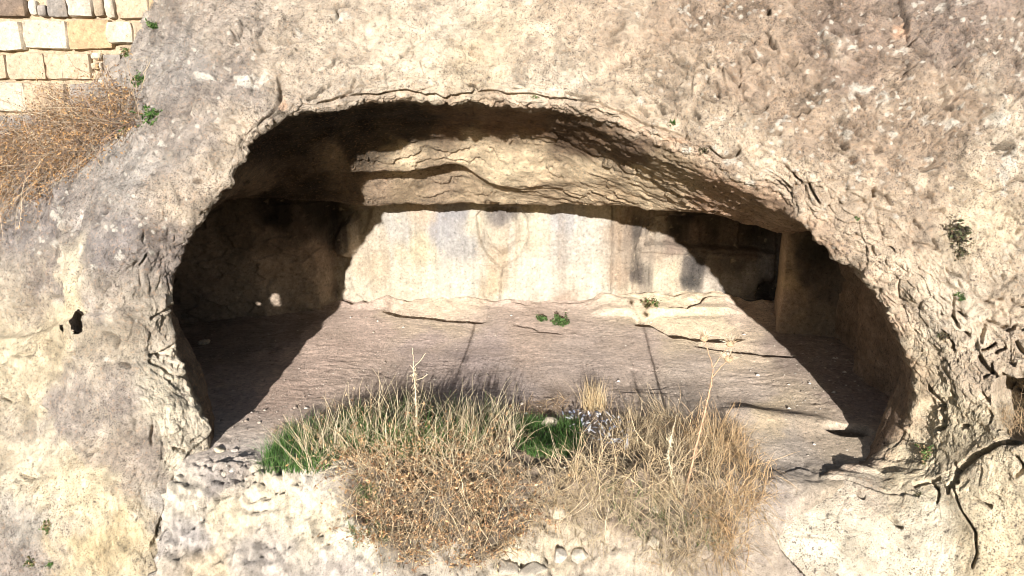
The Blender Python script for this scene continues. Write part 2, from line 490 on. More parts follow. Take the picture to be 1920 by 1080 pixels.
# interior profile: five stations behind the rim per anchor of the rim
def PX(px, py, Y): return tuple(w_at(px, py, Y))
def WW(x, y, z): return (x, y, z)
def under(px, py, Y):
    b = w_at(px, py, Y)
    return [(b[0], b[1] + .12 * k, b[2] - .10 - .12 * k) for k in range(1, 7)]
INT = {
    0: under(285, 1330, 5.62), 3: under(312, 985, 6.02), 4: under(330, 900, 6.24),
    5: [WW(-2.98, 6.8, -.05), WW(-3.3, 7.3, -.15), WW(-4.6, 7.7, -.2), WW(-5.7, 8.6, -.2), WW(-6.1, 11.6, -.2)],
    7: [WW(-3.15, 6.95, .62), WW(-3.5, 7.4, .62), WW(-4.8, 7.8, .6), WW(-5.8, 8.6, .6), WW(-6.1, 11.6, .6)],
    9: [WW(-3.45, 7.0, 1.4), WW(-3.8, 7.4, 1.4), WW(-4.9, 7.8, 1.35), WW(-5.7, 8.6, 1.3), WW(-6.0, 11.6, 1.2)],
    11: [WW(-3.12, 7.0, 2.1), WW(-3.6, 7.5, 2.05), WW(-4.3, 7.9, 2.0), WW(-5.0, 9.0, 1.95), WW(-5.3, 12.2, 1.9)],
    12: [WW(-2.95, 7.1, 2.42), WW(-3.28, 7.85, 2.18), WW(-3.4, 8.3, 2.42), WW(-4.2, 10.3, 2.0), WW(-4.3, 12.4, 2.1)],
    14: [PX(455, 290, 7.4), PX(468, 352, 8.5), PX(472, 330, 9.2), PX(490, 375, 10.6), PX(490, 362, 12.6)],
    15: [PX(505, 258, 7.8), PX(525, 322, 9.0), PX(530, 308, 9.5), PX(545, 374, 10.6), PX(545, 362, 12.6)],
    18: [PX(700, 222, 8.1), PX(690, 320, 9.35), PX(692, 311, 9.9), PX(690, 387, 10.6), PX(690, 374, 12.6)],
    19: [PX(790, 222, 8.1), PX(780, 320, 9.35), PX(782, 311, 9.9), PX(785, 384, 10.6), PX(785, 372, 12.6)],
    20: [PX(872, 223, 8.0), PX(858, 310, 9.2), PX(860, 302, 9.7), PX(875, 383, 10.6), PX(875, 372, 12.6)],
    21: [PX(978, 228, 7.9), PX(935, 351, 9.4), PX(942, 348, 9.7), PX(985, 385, 10.45), PX(985, 373, 12.6)],
    22: [PX(1066, 240, 7.6), PX(1045, 345, 9.15), PX(1050, 354, 9.5), PX(1075, 383, 10.15), PX(1075, 372, 12.6)],
    24: [PX(1222, 288, 6.85), PX(1190, 345, 8.3), PX(1185, 360, 8.6), PX(1172, 386, 9.2), PX(1175, 374, 12.6)],
    26: [PX(1370, 358, 6.7), PX(1342, 380, 7.6), PX(1334, 389, 7.9), PX(1325, 396, 8.2), PX(1330, 384, 12.6)],
    28: [PX(1494, 420, 6.6), PX(1484, 431, 7.2), PX(1478, 434, 7.7), PX(1474, 436, 8.4), PX(1490, 424, 12.6)],
    30: [WW(3.1, 6.7, 2.02), WW(3.9, 7.4, 1.98), WW(4.35, 8.75, 1.98), WW(4.62, 9.0, 1.98), WW(4.7, 12.6, 1.9)],
    34: [WW(3.72, 6.5, .9), WW(4.4, 7.3, .9), WW(4.36, 8.75, .9), WW(4.68, 9.0, .9), WW(4.75, 12.6, .9)],
    37: [WW(3.55, 6.6, -.12), WW(4.45, 7.3, -.2), WW(4.38, 8.75, -.2), WW(4.7, 9.0, -.2), WW(4.75, 12.6, -.2)],
    38: under(1560, 880, 6.1), 41: under(1402, 988, 5.55), 44: under(1580, 1330, 5.1)}
MIDP = {15: (515, 285, 8.4), 18: (697, 268, 8.9), 19: (786, 268, 8.9), 20: (866, 266, 8.8), 21: (958, 270, 8.7), 22: (1058, 282, 8.5), 24: (1208, 312, 7.6)}
for k in INT:
    if len(INT[k]) == 5:
        m_ = PX(*MIDP[k]) if k in MIDP else tuple((np.array(INT[k][0]) + np.array(INT[k][1])) / 2)
        INT[k] = [INT[k][0], m_] + INT[k][1:]
ik = sorted(INT)
st = np.array([INT[k] for k in ik], float)               # anchors x 6 x 3
NI = 150
iv = np.zeros((7, NC, 3))
iv[0] = EP[-1]
for j in range(6):
    for c in range(3):
        iv[j + 1, :, c] = np.interp(s_u, seg[ik], st[:, j, c])
iv = np.concatenate([iv[:1], blur(iv[1:], 14, 1)], 0)
ts = np.array([0, .10, .28, .48, .56, .82, 1.0])
ti = np.linspace(0, 1, NI + 1)[1:]
IP = np.zeros((NI, NC, 3))
for r, t in enumerate(ti):
    k = min(5, max(0, np.searchsorted(ts, t) - 1))
    u = (t - ts[k]) / (ts[k + 1] - ts[k])
    IP[r] = iv[k] * (1 - u) + iv[k + 1] * u
IP = blur(IP, 2, 0)
# the vault belly: arched instead of straight between the rim and the edge
BASE = np.concatenate([EP, IP], 0)
NR = NE + NI
BASE[NE - 12:NE + 8] = blur(BASE, 2, 0)[NE - 12:NE + 8]
N = grid_normals(BASE)
# towards the open air
cdir = np.array([0, 0, CAMH]) - BASE
sgn = np.sign((N[:NE] * cdir[:NE]).sum(-1).mean())
N = N * sgn
N = blur(blur(N, 4, 0), 4, 1)
N /= np.linalg.norm(N, axis=-1, keepdims=True) + 1e-9
isint = np.zeros((NR, 1)); isint[NE:] = 1
isint = np.broadcast_to(isint, (NR, NC))
bx, by = to_px(BASE)
ext_w = 1 - sstep(NE - 3, NE + 5, np.arange(NR))[:, None] * np.ones((1, NC))
# strata coordinates: along the rim and away from it
rd = np.zeros((NR, NC))
rd[1:] = np.cumsum(np.linalg.norm(np.diff(BASE, axis=0), axis=-1), 0)
rd = rd - rd[NE - 1]
arc = np.r_[0, np.cumsum(np.linalg.norm(np.diff(BASE[NE - 1], axis=0), axis=-1))][None] * np.ones((NR, 1))
wrp = np.stack([noise(BASE, 1.7, 3.), noise(BASE, 1.7, 9.), noise(BASE, 1.7, 21.)], -1)
wrp2 = np.stack([noise(BASE, 6., 3.), noise(BASE, 6., 9.), noise(BASE, 6., 21.)], -1)
# how flaky each place is (0 smooth, 1 flaky)
flk = idw([(100, 500, .15), (250, 400, .15), (60, 900, .3), (330, 700, .15), (350, 850, .2), (200, 800, .2), (400, 200, .2), (450, 300, .15), (340, 500, .1), (480, 220, .15), (420, 400, .1), (600, 280, .1), (700, 350, .15), (900, 300, .25), (900, 240, .15), (600, 60, .25), (800, 100, .45), (1000, 60, .4),
           (1100, 160, .9), (1300, 200, .8), (1300, 60, .5), (1450, 330, .75), (1600, 450, .7), (1700, 600, .65), (1850, 600, .75), (1750, 780, .45), (1690, 780, .35), (1730, 680, .5), (1600, 250, .55), (1800, 100, .6), (1850, 350, .45),
           (1880, 700, .8), (1600, 960, .08), (1800, 1000, .08), (1500, 950, .08), (1700, 880, .15), (1900, 900, .1), (1600, 1060, .05), (150, 1000, .35), (900, 170, .9), (650, 190, .8), (1050, 330, .35), (1050, 360, .55), (800, 350, .15), (1250, 350, .6), (1620, 600, .2), (1600, 700, .2)], bx, by, 3, 40)[..., 0]
rgh = idw([(1600, 960, .25), (1500, 1000, .25), (1700, 1040, .25), (1850, 1000, .35), (1720, 880, .45), (1850, 900, .4), (1780, 760, .7), (100, 1000, .7), (60, 850, .8), (200, 560, .7), (250, 380, .75), (330, 750, .7), (390, 820, .65), (330, 600, .7), (400, 200, 1.0), (700, 80, .9), (1000, 80, .9),
            (1300, 150, 1.25), (1600, 200, 1.35), (1850, 150, 1.35), (1650, 500, .75), (1850, 550, .75), (1720, 640, .6), (1850, 680, .6), (900, 300, .55), (1100, 330, .6), (700, 260, .5), (600, 350, .6), (1250, 350, .65), (1400, 400, .7), (1640, 640, .6)], bx, by, 4, 30)[..., 0]
d = .13 * fbm(BASE, .8, 4, .5) + .030 * fbm(BASE, 3.5, 4, .5, 40) * (1.0) + .010 * fbm(BASE, 14, 3, .55, 77)
dg_ = ((bx > 1290) & (ext_w > .02))
al_ = np.where(dg_, BASE[..., 0] * .82 - BASE[..., 2] * .57 + 40, arc); pp_ = np.where(dg_, BASE[..., 0] * .57 + BASE[..., 2] * .82 + 40, rd)
q1 = np.stack([al_ * 3.4 + wrp[..., 0] * 1.3 + wrp2[..., 0] * .3, pp_ * 9.5 + wrp[..., 1] * 2.0 + wrp2[..., 1] * .5, 0 * arc], -1)
h1, t1, e1 = worley(q1)
q2 = np.stack([al_ * 8. + wrp2[..., 0] * .7 + wrp[..., 0], pp_ * 21 + wrp2[..., 1] * 1.2 + wrp[..., 2] * 2, 0 * arc + 0.], -1)
h2, t2, e2 = worley(q2)
d += flk * (.062 * (h1 - .5) + .042 * t1) + flk * (.030 * (h2 - .5) + .024 * t2) - flk * .020 * np.exp(-e1 / .05)
q3 = BASE * 5.0 + wrp * .8
h3, t3, e3 = worley(q3)
d += (1 - .4 * flk) * (.036 * (h3 - .5) + .032 * t3)
h4, t4, e4 = worley(BASE * 13.0 + wrp2 * .8)
d += .011 * (h4 - .5) + .010 * t4 - .006 * np.exp(-e4 / .06)
rid = fbm(BASE, 2.6, 4, .55, 55, ridged=True)
d -= .030 * sstep(.35, .7, rid)
pit = fbm(BASE, 16, 3, .6, 31)
d -= .030 * sstep(.30, .44, pit) * ext_w
crm = sstep(-.05, .25, fbm(BASE, 1.9, 3, .5, 300)) * ext_w * (.35 + .65 * flk)
d -= crm * .05 * (1 - sstep(.015, .08, e3)) + crm * .03 * (1 - sstep(.01, .06, e1))
d -= sstep(.1, .3, fbm(BASE, 2.7, 3, .5, 330)) * ext_w * .022 * (1 - sstep(.02, .09, e4))
d = .12 * fbm(BASE, .8, 3, .5) * (1 - rgh) + d * rgh
# grey crust standing proud of the yellow rock below it, lower left; boulder in the right corner
crust = dpoly(bx + wrp[..., 0] * 14 + wrp2[..., 0] * 6, by + wrp[..., 1] * 14 + wrp2[..., 1] * 6, [(0, 690), (60, 740), (130, 832), (190, 900), (240, 968), (275, 1040), (330, 900), (400, 800), (300, 550), (140, 590), (60, 640)])
d += ext_w * .07 * (1 - sstep(-7, 3, crust))
lrec = dpoly(bx + wrp2[..., 0] * 6, by + wrp2[..., 1] * 6, [(-700, 400), (60, 350), (97, 345), (103, 430), (113, 500), (130, 560), (120, 600), (60, 630), (-700, 660)])
d -= ext_w * .10 * (1 - sstep(-12, 3, lrec)) * sstep(-250, 0, lrec + 250)
boul = dpoly(bx + wrp2[..., 0] * 6, by + wrp2[..., 1] * 6, [(1776, 920), (1790, 892), (1845, 848), (1885, 830), (2100, 820), (2200, 1200), (1850, 1200), (1830, 1060), (1834, 1030), (1828, 998), (1802, 960)])
d += ext_w * .025 * (1 - sstep(-12, 2, boul))
d = d * (ext_w + (1 - ext_w) * .55)
istr = np.mod(rd * 1.9 + 1.5 * wrp[..., 0] + .22 * wrp2[..., 0] + .15 * noise(BASE, 17., 7.), 1.0)
d += (1 - ext_w) * .040 * (np.minimum(istr * 1.08, 1) - .5) * sstep(-.05, .35, wrp[..., 2]) * sstep(.25, .6, rd)
for pl, hw, dp in CRACKS:
    dd = dline(bx + wrp2[..., 0] * 4, by + wrp2[..., 1] * 4, pl)
    d -= ext_w * dp * (1 - sstep(hw * .55, hw * 1.35, dd))
    d += ext_w * .02 * np.exp(-(dd / (hw * 4)) ** 2)
rc = np.random.default_rng(77)
nck = 0
while nck < 170:
    x0, y0 = rc.uniform(0, 1920), rc.uniform(0, 1000)
    if dpoly(np.array([x0]), np.array([y0]), RIM[:, :2])[0] < 18 or (x0 < 300 and y0 < 380): continue
    if x0 < 600 and rc.random() < .55: continue
    if y0 > 870 and rc.random() < .7: continue
    nck += 1
    L_ = rc.uniform(8, 42); an_ = rc.normal(.45 if x0 > 1000 else (.0 if x0 > 500 else -.5), .45)
    pl_ = [(x0, y0)]
    for _k in range(3):
        an_ += rc.normal(0, .45)
        pl_.append((pl_[-1][0] + L_ / 3 * math.cos(an_), pl_[-1][1] + L_ / 3 * math.sin(an_)))
    hw_ = rc.uniform(1.8, 3.4); dp_ = rc.uniform(.07, .17)
    xs_, ys_ = [p_[0] for p_ in pl_], [p_[1] for p_ in pl_]
    mm_ = (bx > min(xs_) - 12) & (bx < max(xs_) + 12) & (by > min(ys_) - 12) & (by < max(ys_) + 12) & (ext_w > .5)
    dd_ = dline(bx[mm_], by[mm_], pl_)
    d[mm_] -= dp_ * (1 - sstep(hw_ * .5, hw_ * 1.5, dd_))
for hx, hy, ra, rb, dp in HOLES:
    q = np.hypot((bx - hx) / (ra * 1.2), (by - hy) / (rb * 1.2))
    d -= ext_w * 1.7 * dp * (1 - sstep(.7, 1.15, q))
# hollow with the withered bush at the right edge
hol = dpoly(bx + wrp2[..., 0] * 5, by + wrp2[..., 1] * 5, [(1866, 712), (1880, 698), (1905, 712), (1960, 700), (1990, 800), (1930, 828), (1882, 826), (1868, 780), (1862, 740)])
hollow = ext_w * .65 * (1 - sstep(-12, 2, hol))
# lip of fractured blocks above the mouth
# less displacement where the sheet ends under the ground
SH = BASE + N * d[..., None] + hollow[..., None] * np.array([.66, .73, -.17])

# -- through hole in the left buttress, cut along the sun direction
HOLE_C = w_at(139, 604, 6.5)
HOLE2_C = w_at(108, 617, 6.6)
def hole_q(P, c, ra, rb):
    v = P - c
    k = (v @ SUN_DIR)
    r = v - k[..., None] * SUN_DIR
    return np.hypot(r[..., 0] / ra, r[..., 2] / rb), k
hq, hk = hole_q(SH, HOLE_C, .062, .10)
hq += .25 * noise(SH, 9, 2.)
h2q, h2k = hole_q(SH, HOLE2_C, .036, .036)
cut = ((hq < 1) | (h2q < 1)) & (np.abs(hk) < 2.6)
keep = ~(cut | np.roll(cut, -1, 0) | np.roll(cut, -1, 1) | np.roll(np.roll(cut, -1, 0), -1, 1))

# colours of the rock itself -----------------------------------------------------
CR, GR, BR, YE, WH, SO, PK = (np.array(c) for c in [(.55, .455, .345), (.262, .236, .222), (.295, .218, .162), (.60, .495, .315), (.66, .61, .52), (.055, .042, .034), (.38, .27, .2)])
def cc(*pairs):
    c = 0; w = 0
    for k, col in pairs:
        c = c + k * col; w += k
    return tuple(c / w)
CM = [(60, 420, *GR), (40, 560, *cc((2, GR), (1, YE))), (30, 680, *cc((2, YE), (1, WH))), (110, 640, *cc((1, GR), (2, YE))), (200, 450, *GR), (160, 560, *cc((4, GR), (1, CR))), (112, 520, *cc((2, YE), (2, WH))), (122, 575, *cc((3, YE), (1, WH))), (70, 520, *cc((4, GR), (1, CR))), (250, 320, *cc((3, GR), (1, WH))),
      (330, 250, *cc((3, GR), (1, CR))), (300, 480, *cc((3, GR), (1, BR))), (230, 620, *cc((2, GR), (1, YE))), (320, 620, *cc((1, WH), (1, CR))), (330, 760, *cc((2, WH), (1, YE))), (360, 830, *cc((2, WH), (1, YE))), (200, 750, *cc((3, GR), (1, CR))), (100, 780, *cc((3, GR), (1, CR))),
      (60, 860, *cc((1, YE), (1, WH))), (150, 920, *cc((3, YE), (1, WH))), (160, 1020, *YE), (210, 1000, *YE), (60, 980, *cc((2, GR), (2, WH))), (40, 1060, *cc((3, GR), (1, CR))), (270, 880, *cc((2, GR), (1, CR))), (290, 960, *cc((2, GR), (1, WH))), (230, 880, *cc((1, GR), (1, CR))),
      (420, 60, *cc((3, GR), (2, CR))), (450, 150, *cc((3, GR), (1, CR))), (340, 120, *cc((4, GR), (1, WH))), (430, 280, *cc((2, CR), (1, GR))), (370, 380, *cc((2, CR), (1, GR))), (540, 120, *cc((2, CR), (1, GR))), (620, 40, *cc((3, CR), (1, GR))), (720, 80, *cc((4, CR), (1, WH))),
      (850, 50, *cc((2, CR), (1, WH))), (900, 120, *cc((3, CR), (1, YE))), (1050, 60, *cc((3, CR), (1, BR))), (1030, 150, *cc((3, CR), (1, WH))), (1180, 60, *cc((2, CR), (2, BR))), (1180, 170, *CR), (1300, 40, *cc((1, CR), (3, BR))), (1300, 140, *cc((2, CR), (1, BR))), (1400, 120, *cc((1, CR), (3, BR))),
      (1600, 80, *cc((1, GR), (4, BR))), (1800, 40, *cc((2, GR), (3, BR))), (1900, 120, *cc((1, GR), (2, BR), (1, CR))), (1500, 220, *cc((1, CR), (2, BR))), (1350, 270, *CR), (1480, 340, *cc((3, CR), (1, BR))), (1650, 250, *cc((1, CR), (2, BR))), (1800, 220, *cc((1, CR), (2, BR))), (1900, 260, *cc((3, CR), (1, WH))),
      (1600, 400, *cc((2, CR), (1, BR))), (1700, 420, *cc((2, CR), (2, BR))), (1850, 420, *cc((3, CR), (1, YE))), (1680, 540, *CR), (1800, 600, *cc((3, CR), (1, WH))), (1900, 560, *CR), (1740, 700, *cc((2, CR), (1, YE))), (1800, 780, *cc((2, YE), (1, WH))), (1860, 720, *CR), (1700, 850, *cc((2, YE), (1, WH))),
      (1600, 900, *cc((2, CR), (1, WH))), (1600, 980, *cc((1, YE), (2, WH))), (1500, 1000, *cc((1, YE), (3, WH))), (1720, 1000, *cc((1, YE), (2, WH))), (1850, 930, *cc((2, YE), (1, WH))), (1870, 1040, *cc((3, YE), (1, WH)))]
wx = bx + 45 * wrp[..., 0] + 22 * wrp2[..., 0]
wy = by + 45 * wrp[..., 1] + 22 * wrp2[..., 1]
ecol = idw(CM, wx, wy, 4, 16)
pat = sstep(-.05, .45, fbm(BASE, 1.6, 5, .62, 210))[..., None]
ecol = ecol * (1 - .62 * pat) + .62 * pat * ecol * np.array([.58, .56, .56])
pat = sstep(.08, .4, fbm(BASE, 3.1, 5, .62, 260))[..., None]
ecol = ecol * (1 - .26 * pat) + .26 * pat * np.array([.62, .55, .44])
# interior tints: soot, with vault shade and lit ceiling put into the colour
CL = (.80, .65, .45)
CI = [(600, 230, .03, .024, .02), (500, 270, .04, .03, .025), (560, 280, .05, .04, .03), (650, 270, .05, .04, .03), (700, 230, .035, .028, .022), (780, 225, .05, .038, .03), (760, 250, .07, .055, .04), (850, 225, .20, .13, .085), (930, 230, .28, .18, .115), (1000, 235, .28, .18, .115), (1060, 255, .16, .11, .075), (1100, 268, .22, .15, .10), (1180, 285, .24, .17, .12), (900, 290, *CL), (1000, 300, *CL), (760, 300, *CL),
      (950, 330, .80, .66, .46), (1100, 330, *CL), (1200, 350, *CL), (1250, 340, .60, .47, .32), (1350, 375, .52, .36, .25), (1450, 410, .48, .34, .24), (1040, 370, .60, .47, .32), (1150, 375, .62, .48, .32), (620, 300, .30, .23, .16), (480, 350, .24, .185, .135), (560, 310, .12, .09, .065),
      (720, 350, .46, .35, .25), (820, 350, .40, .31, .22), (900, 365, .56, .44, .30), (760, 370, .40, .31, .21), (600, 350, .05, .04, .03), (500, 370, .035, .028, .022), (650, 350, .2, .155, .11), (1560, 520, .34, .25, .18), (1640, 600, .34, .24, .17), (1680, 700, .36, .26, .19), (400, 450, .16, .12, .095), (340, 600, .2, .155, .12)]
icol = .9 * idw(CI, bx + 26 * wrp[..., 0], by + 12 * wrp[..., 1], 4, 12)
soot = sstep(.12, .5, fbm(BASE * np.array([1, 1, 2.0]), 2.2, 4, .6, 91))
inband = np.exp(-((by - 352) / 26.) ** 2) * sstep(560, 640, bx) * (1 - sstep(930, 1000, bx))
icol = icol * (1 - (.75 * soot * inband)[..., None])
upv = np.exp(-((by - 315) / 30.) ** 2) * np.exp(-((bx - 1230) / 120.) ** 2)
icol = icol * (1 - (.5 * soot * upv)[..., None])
rustb = ext_w * 0
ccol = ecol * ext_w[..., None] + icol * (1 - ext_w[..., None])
# fresh, warmer rock just above the mouth
fr = np.exp(-(rd / .16) ** 2) * sstep(560, 700, bx) * ext_w * sstep(-.2, .3, wrp2[..., 0] + .2)
ccol = ccol * (1 - .45 * fr[..., None]) + .45 * fr[..., None] * np.array([.46, .30, .20])
# plates get darker the deeper they sit, paler the prouder
ccol *= (1 + .16 * (h1 - .5) * flk + .12 * (h2 - .5) * flk + .10 * (h3 - .5))[..., None]
lichw = ext_w * idw([(150, 450, .8), (300, 300, .7), (60, 600, .3), (200, 900, .15), (350, 750, .3), (450, 120, .8), (700, 80, .35), (950, 100, .2), (1200, 80, .5), (1400, 100, .9), (1600, 150, 1), (1850, 150, 1), (1600, 350, .7), (1850, 350, .6), (1700, 560, .2), (1800, 750, .1), (1600, 980, .05)], bx, by, 4, 40)[..., 0]
mott = fbm(BASE, 4.5, 4, .6, 140)
# pale lichen blots and fresh scars with ragged edges
rl = np.random.default_rng(88)
BLOT = [(1612, 160, 26, 12), (1598, 178, 10, 12), (1785, 230, 22, 11), (1900, 300, 18, 20), (1880, 330, 16, 14), (1800, 10, 14, 8), (1765, 12, 12, 8), (1740, 222, 18, 10), (1660, 232, 12, 10), (1690, 95, 16, 8), (1870, 225, 26, 10), (1470, 225, 12, 8), (110, 400, 6, 22), (84, 395, 5, 18), (112, 415, 6, 10), (148, 316, 6, 6), (140, 402, 5, 5),
        (150, 470, 6, 10), (175, 500, 8, 5), (490, 140, 16, 10), (375, 140, 16, 8), (455, 150, 24, 12), (300, 270, 10, 6), (640, 30, 18, 10), (560, 60, 10, 8)]
for _k in range(150):
    x0, y0 = (rl.uniform(1150, 1920), rl.uniform(0, 420)) if rl.random() < .7 else (rl.uniform(20, 460), rl.uniform(0, 700))
    e_ = rl.uniform(2.2, 6.5) * (1 if rl.random() < .85 else 1.7)
    BLOT.append((x0, y0, e_ * rl.uniform(.8, 1.5), e_))
jx, jy = noise(BASE, 22, 5.), noise(BASE, 22, 15.)
for x0, y0, ra, rb in BLOT:
    mm_ = (np.abs(bx - x0) < ra * 2) & (np.abs(by - y0) < rb * 2) & (ext_w > .5)
    if not mm_.any(): continue
    qq_ = np.hypot((bx[mm_] - x0) / ra + .7 * jx[mm_], (by[mm_] - y0) / rb + .7 * jy[mm_])
    kk_ = (.62 * (1 - sstep(.6, 1.1, qq_)))[:, None]
    ccol[mm_] = ccol[mm_] * (1 - kk_) + kk_ * np.array([.68, .64, .56])
rusty = [(1690, 60, 22, 22), (530, 195, 10, 22), (1600, 300, 10, 5), (1555, 300, 8, 4), (1270, 265, 24, 8), (680, 205, 40, 6), (1205, 205, 8, 5)]
for x0, y0, ra, rb in rusty:
    qq_ = np.hypot((bx - x0) / ra + .5 * jx, (by - y0) / rb + .5 * jy)
    kk_ = (.6 * ext_w * (1 - sstep(.5, 1.1, qq_)))[..., None]
    ccol = ccol * (1 - kk_) + kk_ * np.array([.56, .36, .24])
ccol *= (1.04 + .70 * mott)[..., None]
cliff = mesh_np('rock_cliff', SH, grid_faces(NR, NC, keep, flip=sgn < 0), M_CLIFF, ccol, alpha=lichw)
tag(cliff, 'weathered pale limestone cliff with the wide arched cave mouth', kind='structure')

# lining of the two through holes
def tube_hole(c, ra, rb, q, k):
    n, m = 28, 14
    a = np.linspace(0, 2 * np.pi, n, endpoint=False)
    ends = []
    for rows in (slice(0, NE), slice(NE, NR)):
        sel = (q[rows] < 1.45) & (q[rows] > .75) & (np.abs(k[rows]) < 2.6)
        v = (SH[rows] - c)[sel]; kk = k[rows][sel]
        if len(kk) < 4: return
        r = v - kk[:, None] * SUN_DIR
        an = np.arctan2(r[:, 2] / rb, r[:, 0] / ra)
        e = []
        for x in a:
            dd_ = np.abs((an - x + np.pi) % (2 * np.pi) - np.pi)
            e.append(np.median(kk[np.argsort(dd_)[:6]]))
        ends.append(np.array(e))
    P = np.zeros((m, n, 3))
    for i in range(m):
        kk = ends[0] + (ends[1] - ends[0]) * i / (m - 1)
        P[i] = c + kk[:, None] * SUN_DIR
        P[i, :, 0] += ra * np.cos(a); P[i, :, 2] += rb * np.sin(a)
    w_ = np.sin(np.linspace(0, np.pi, m))[:, None]
    P[..., 0] += .02 * noise(P, 8, 3.) * w_; P[..., 2] += .02 * noise(P, 8, 9.) * w_
    idx = np.arange(m * n).reshape(m, n)
    nx = np.roll(idx, -1, 1)
    F = np.stack([idx[:-1], nx[:-1], nx[1:], idx[1:]], -1).reshape(-1, 4)
    mesh_np('rock_hole', P, F, M_CLIFF, np.ones((m, n, 3)) * np.array([.34, .27, .21]), parent=cliff)
tube_hole(HOLE_C, .066, .104, hq, hk)
tube_hole(HOLE2_C, .039, .039, h2q, h2k)

# ------------------------------------------------------------------ back wall and left wall
bw_c, bw_r = 520, 210
Xb = np.linspace(-6.3, 4.95, bw_c); Zb = np.linspace(-.25, 2.55, bw_r)
XX, ZZ = np.meshgrid(Xb, Zb)
YY = np.interp(XX, [-6.3, -5.3, -4.2, -3.2, -3.02, -2.9, 4.95], [10.3, 10.75, 11.1, 11.6, 11.95, 12.0, 12.0])
# left wall leans outwards to the top
YY = YY - .35 * (1 - sstep(-3.15, -2.95, XX)) * sstep(.3, 2.0, ZZ)
B0 = np.stack([XX, YY, ZZ], -1)
qx, qy = to_px(B0)
lw = 1 - sstep(-3.1, -2.9, XX)
dy = (1 - lw) * .02 * (sstep(.25, .42, fbm(B0, 6.5, 4, .65, 130))) + lw * (.14 * fbm(B0, 1.3, 4, .5, 5) + .05 * fbm(B0, 5, 3, .5, 8)) + (1 - lw) * (.025 * fbm(B0, 1.2, 3, .5, 5) + .010 * fbm(B0, 7, 4, .55, 15))
ph, pt, pe = worley(np.stack([XX * 3 + ZZ, ZZ * 5 - XX, YY * 0 + .5], -1))
dy += lw * (.06 * (ph - .5) + .04 * pt)
def push(poly, amt, soft=4):
    """positive amt = recess away from the camera"""
    global dy
    dd = dpoly(qx + 3 * noise(B0, 5, 70.), qy + 3 * noise(B0, 5, 80.), poly)
    dy = dy + amt * (1 - sstep(-soft, soft * .5, dd))
# carved funnel shaped relief in the middle
push([(893, 405), (905, 390), (975, 388), (990, 410), (992, 450), (975, 480), (948, 502), (938, 505), (912, 480), (897, 450)], .14, 3)
push([(905, 400), (930, 392), (960, 394), (978, 420), (975, 450), (955, 472), (938, 478), (918, 462), (906, 440)], -.16, 14)
push([(900, 495), (940, 503), (942, 570), (908, 570)], .05, 2.5)
# lump at the left end of the wall
push([(640, 418), (662, 402), (672, 410), (676, 440), (668, 470), (652, 484), (632, 478), (624, 470), (628, 440)], -.42, 10)
push([(622, 395), (700, 388), (690, 420), (655, 490), (632, 560), (612, 560), (618, 470)], .16, 8)
# pilaster edge and shaft on the right part
push([(1146, 378), (1172, 378), (1176, 570), (1146, 575)], .05, 4)
push([(1160, 378), (1180, 378), (1170, 470), (1160, 470)], -.07, 4)
# recessed panel with a shelf
push([(1186, 560), (1188, 470), (1212, 410), (1462, 405), (1456, 560)], .10, 4)
push([(1212, 462), (1218, 425), (1226, 408), (1240, 405), (1455, 405), (1452, 476), (1330, 468), (1240, 462)], .30, 4)
push([(1200, 466), (1240, 466), (1330, 474), (1452, 484), (1452, 492), (1330, 484), (1200, 474)], -.05, 3)
push([(1226, 458), (1226, 440), (1231, 433), (1237, 440), (1239, 458)], .16, 2.5)
push([(1238, 455), (1244, 425), (1258, 420), (1252, 400), (1230, 405), (1236, 435)], -.14, 4)
push([(1300, 465), (1304, 425), (1320, 415), (1326, 466)], -.05, 5)
push([(1385, 470), (1390, 420), (1400, 415), (1396, 472)], -.08, 4)
push([(1430, 480), (1430, 410), (1456, 410), (1456, 560), (1444, 560), (1440, 490)], -.12, 4)
push([(1290, 562), (1298, 500), (1325, 490), (1322, 562)], .025, 4)
push([(1415, 565), (1430, 535), (1456, 525), (1456, 565)], .10, 6)
push([(1165, 555), (1172, 515), (1186, 508), (1192, 560)], .03, 4)
WLINES = [([(940, 505), (939, 540), (936, 568)], 1.5, .035), ([(905, 432), (906, 460)], 1.8, .06), ([(924, 465), (936, 475)], 1.5, .05),
          ([(1148, 380), (1150, 470), (1146, 570)], 1.6, .05), ([(1190, 556), (1260, 556), (1330, 560), (1440, 566)], 1.4, .04), ([(1238, 420), (1225, 440), (1212, 462)], 1.3, .04), ([(720, 572), (850, 566), (920, 572)], 1.2, .02), ([(655, 520), (664, 548), (680, 560)], 1.3, .02), ([(700, 525), (690, 535)], 1.5, .03)]
wl = 0
for pl, hw, dp in WLINES:
    k_ = 1 - sstep(hw * .5, hw * 1.8, dline(qx + 3 * noise(B0, 9, 75.), qy + 3 * noise(B0, 9, 85.), pl))
    dy = dy + dp * k_; wl = np.maximum(wl, k_)
BW = B0.copy(); BW[..., 1] += dy
PL, PC, PG, PB = np.array([.80, .70, .50]), np.array([.82, .74, .56]), np.array([.50, .46, .41]), np.array([.50, .37, .25])
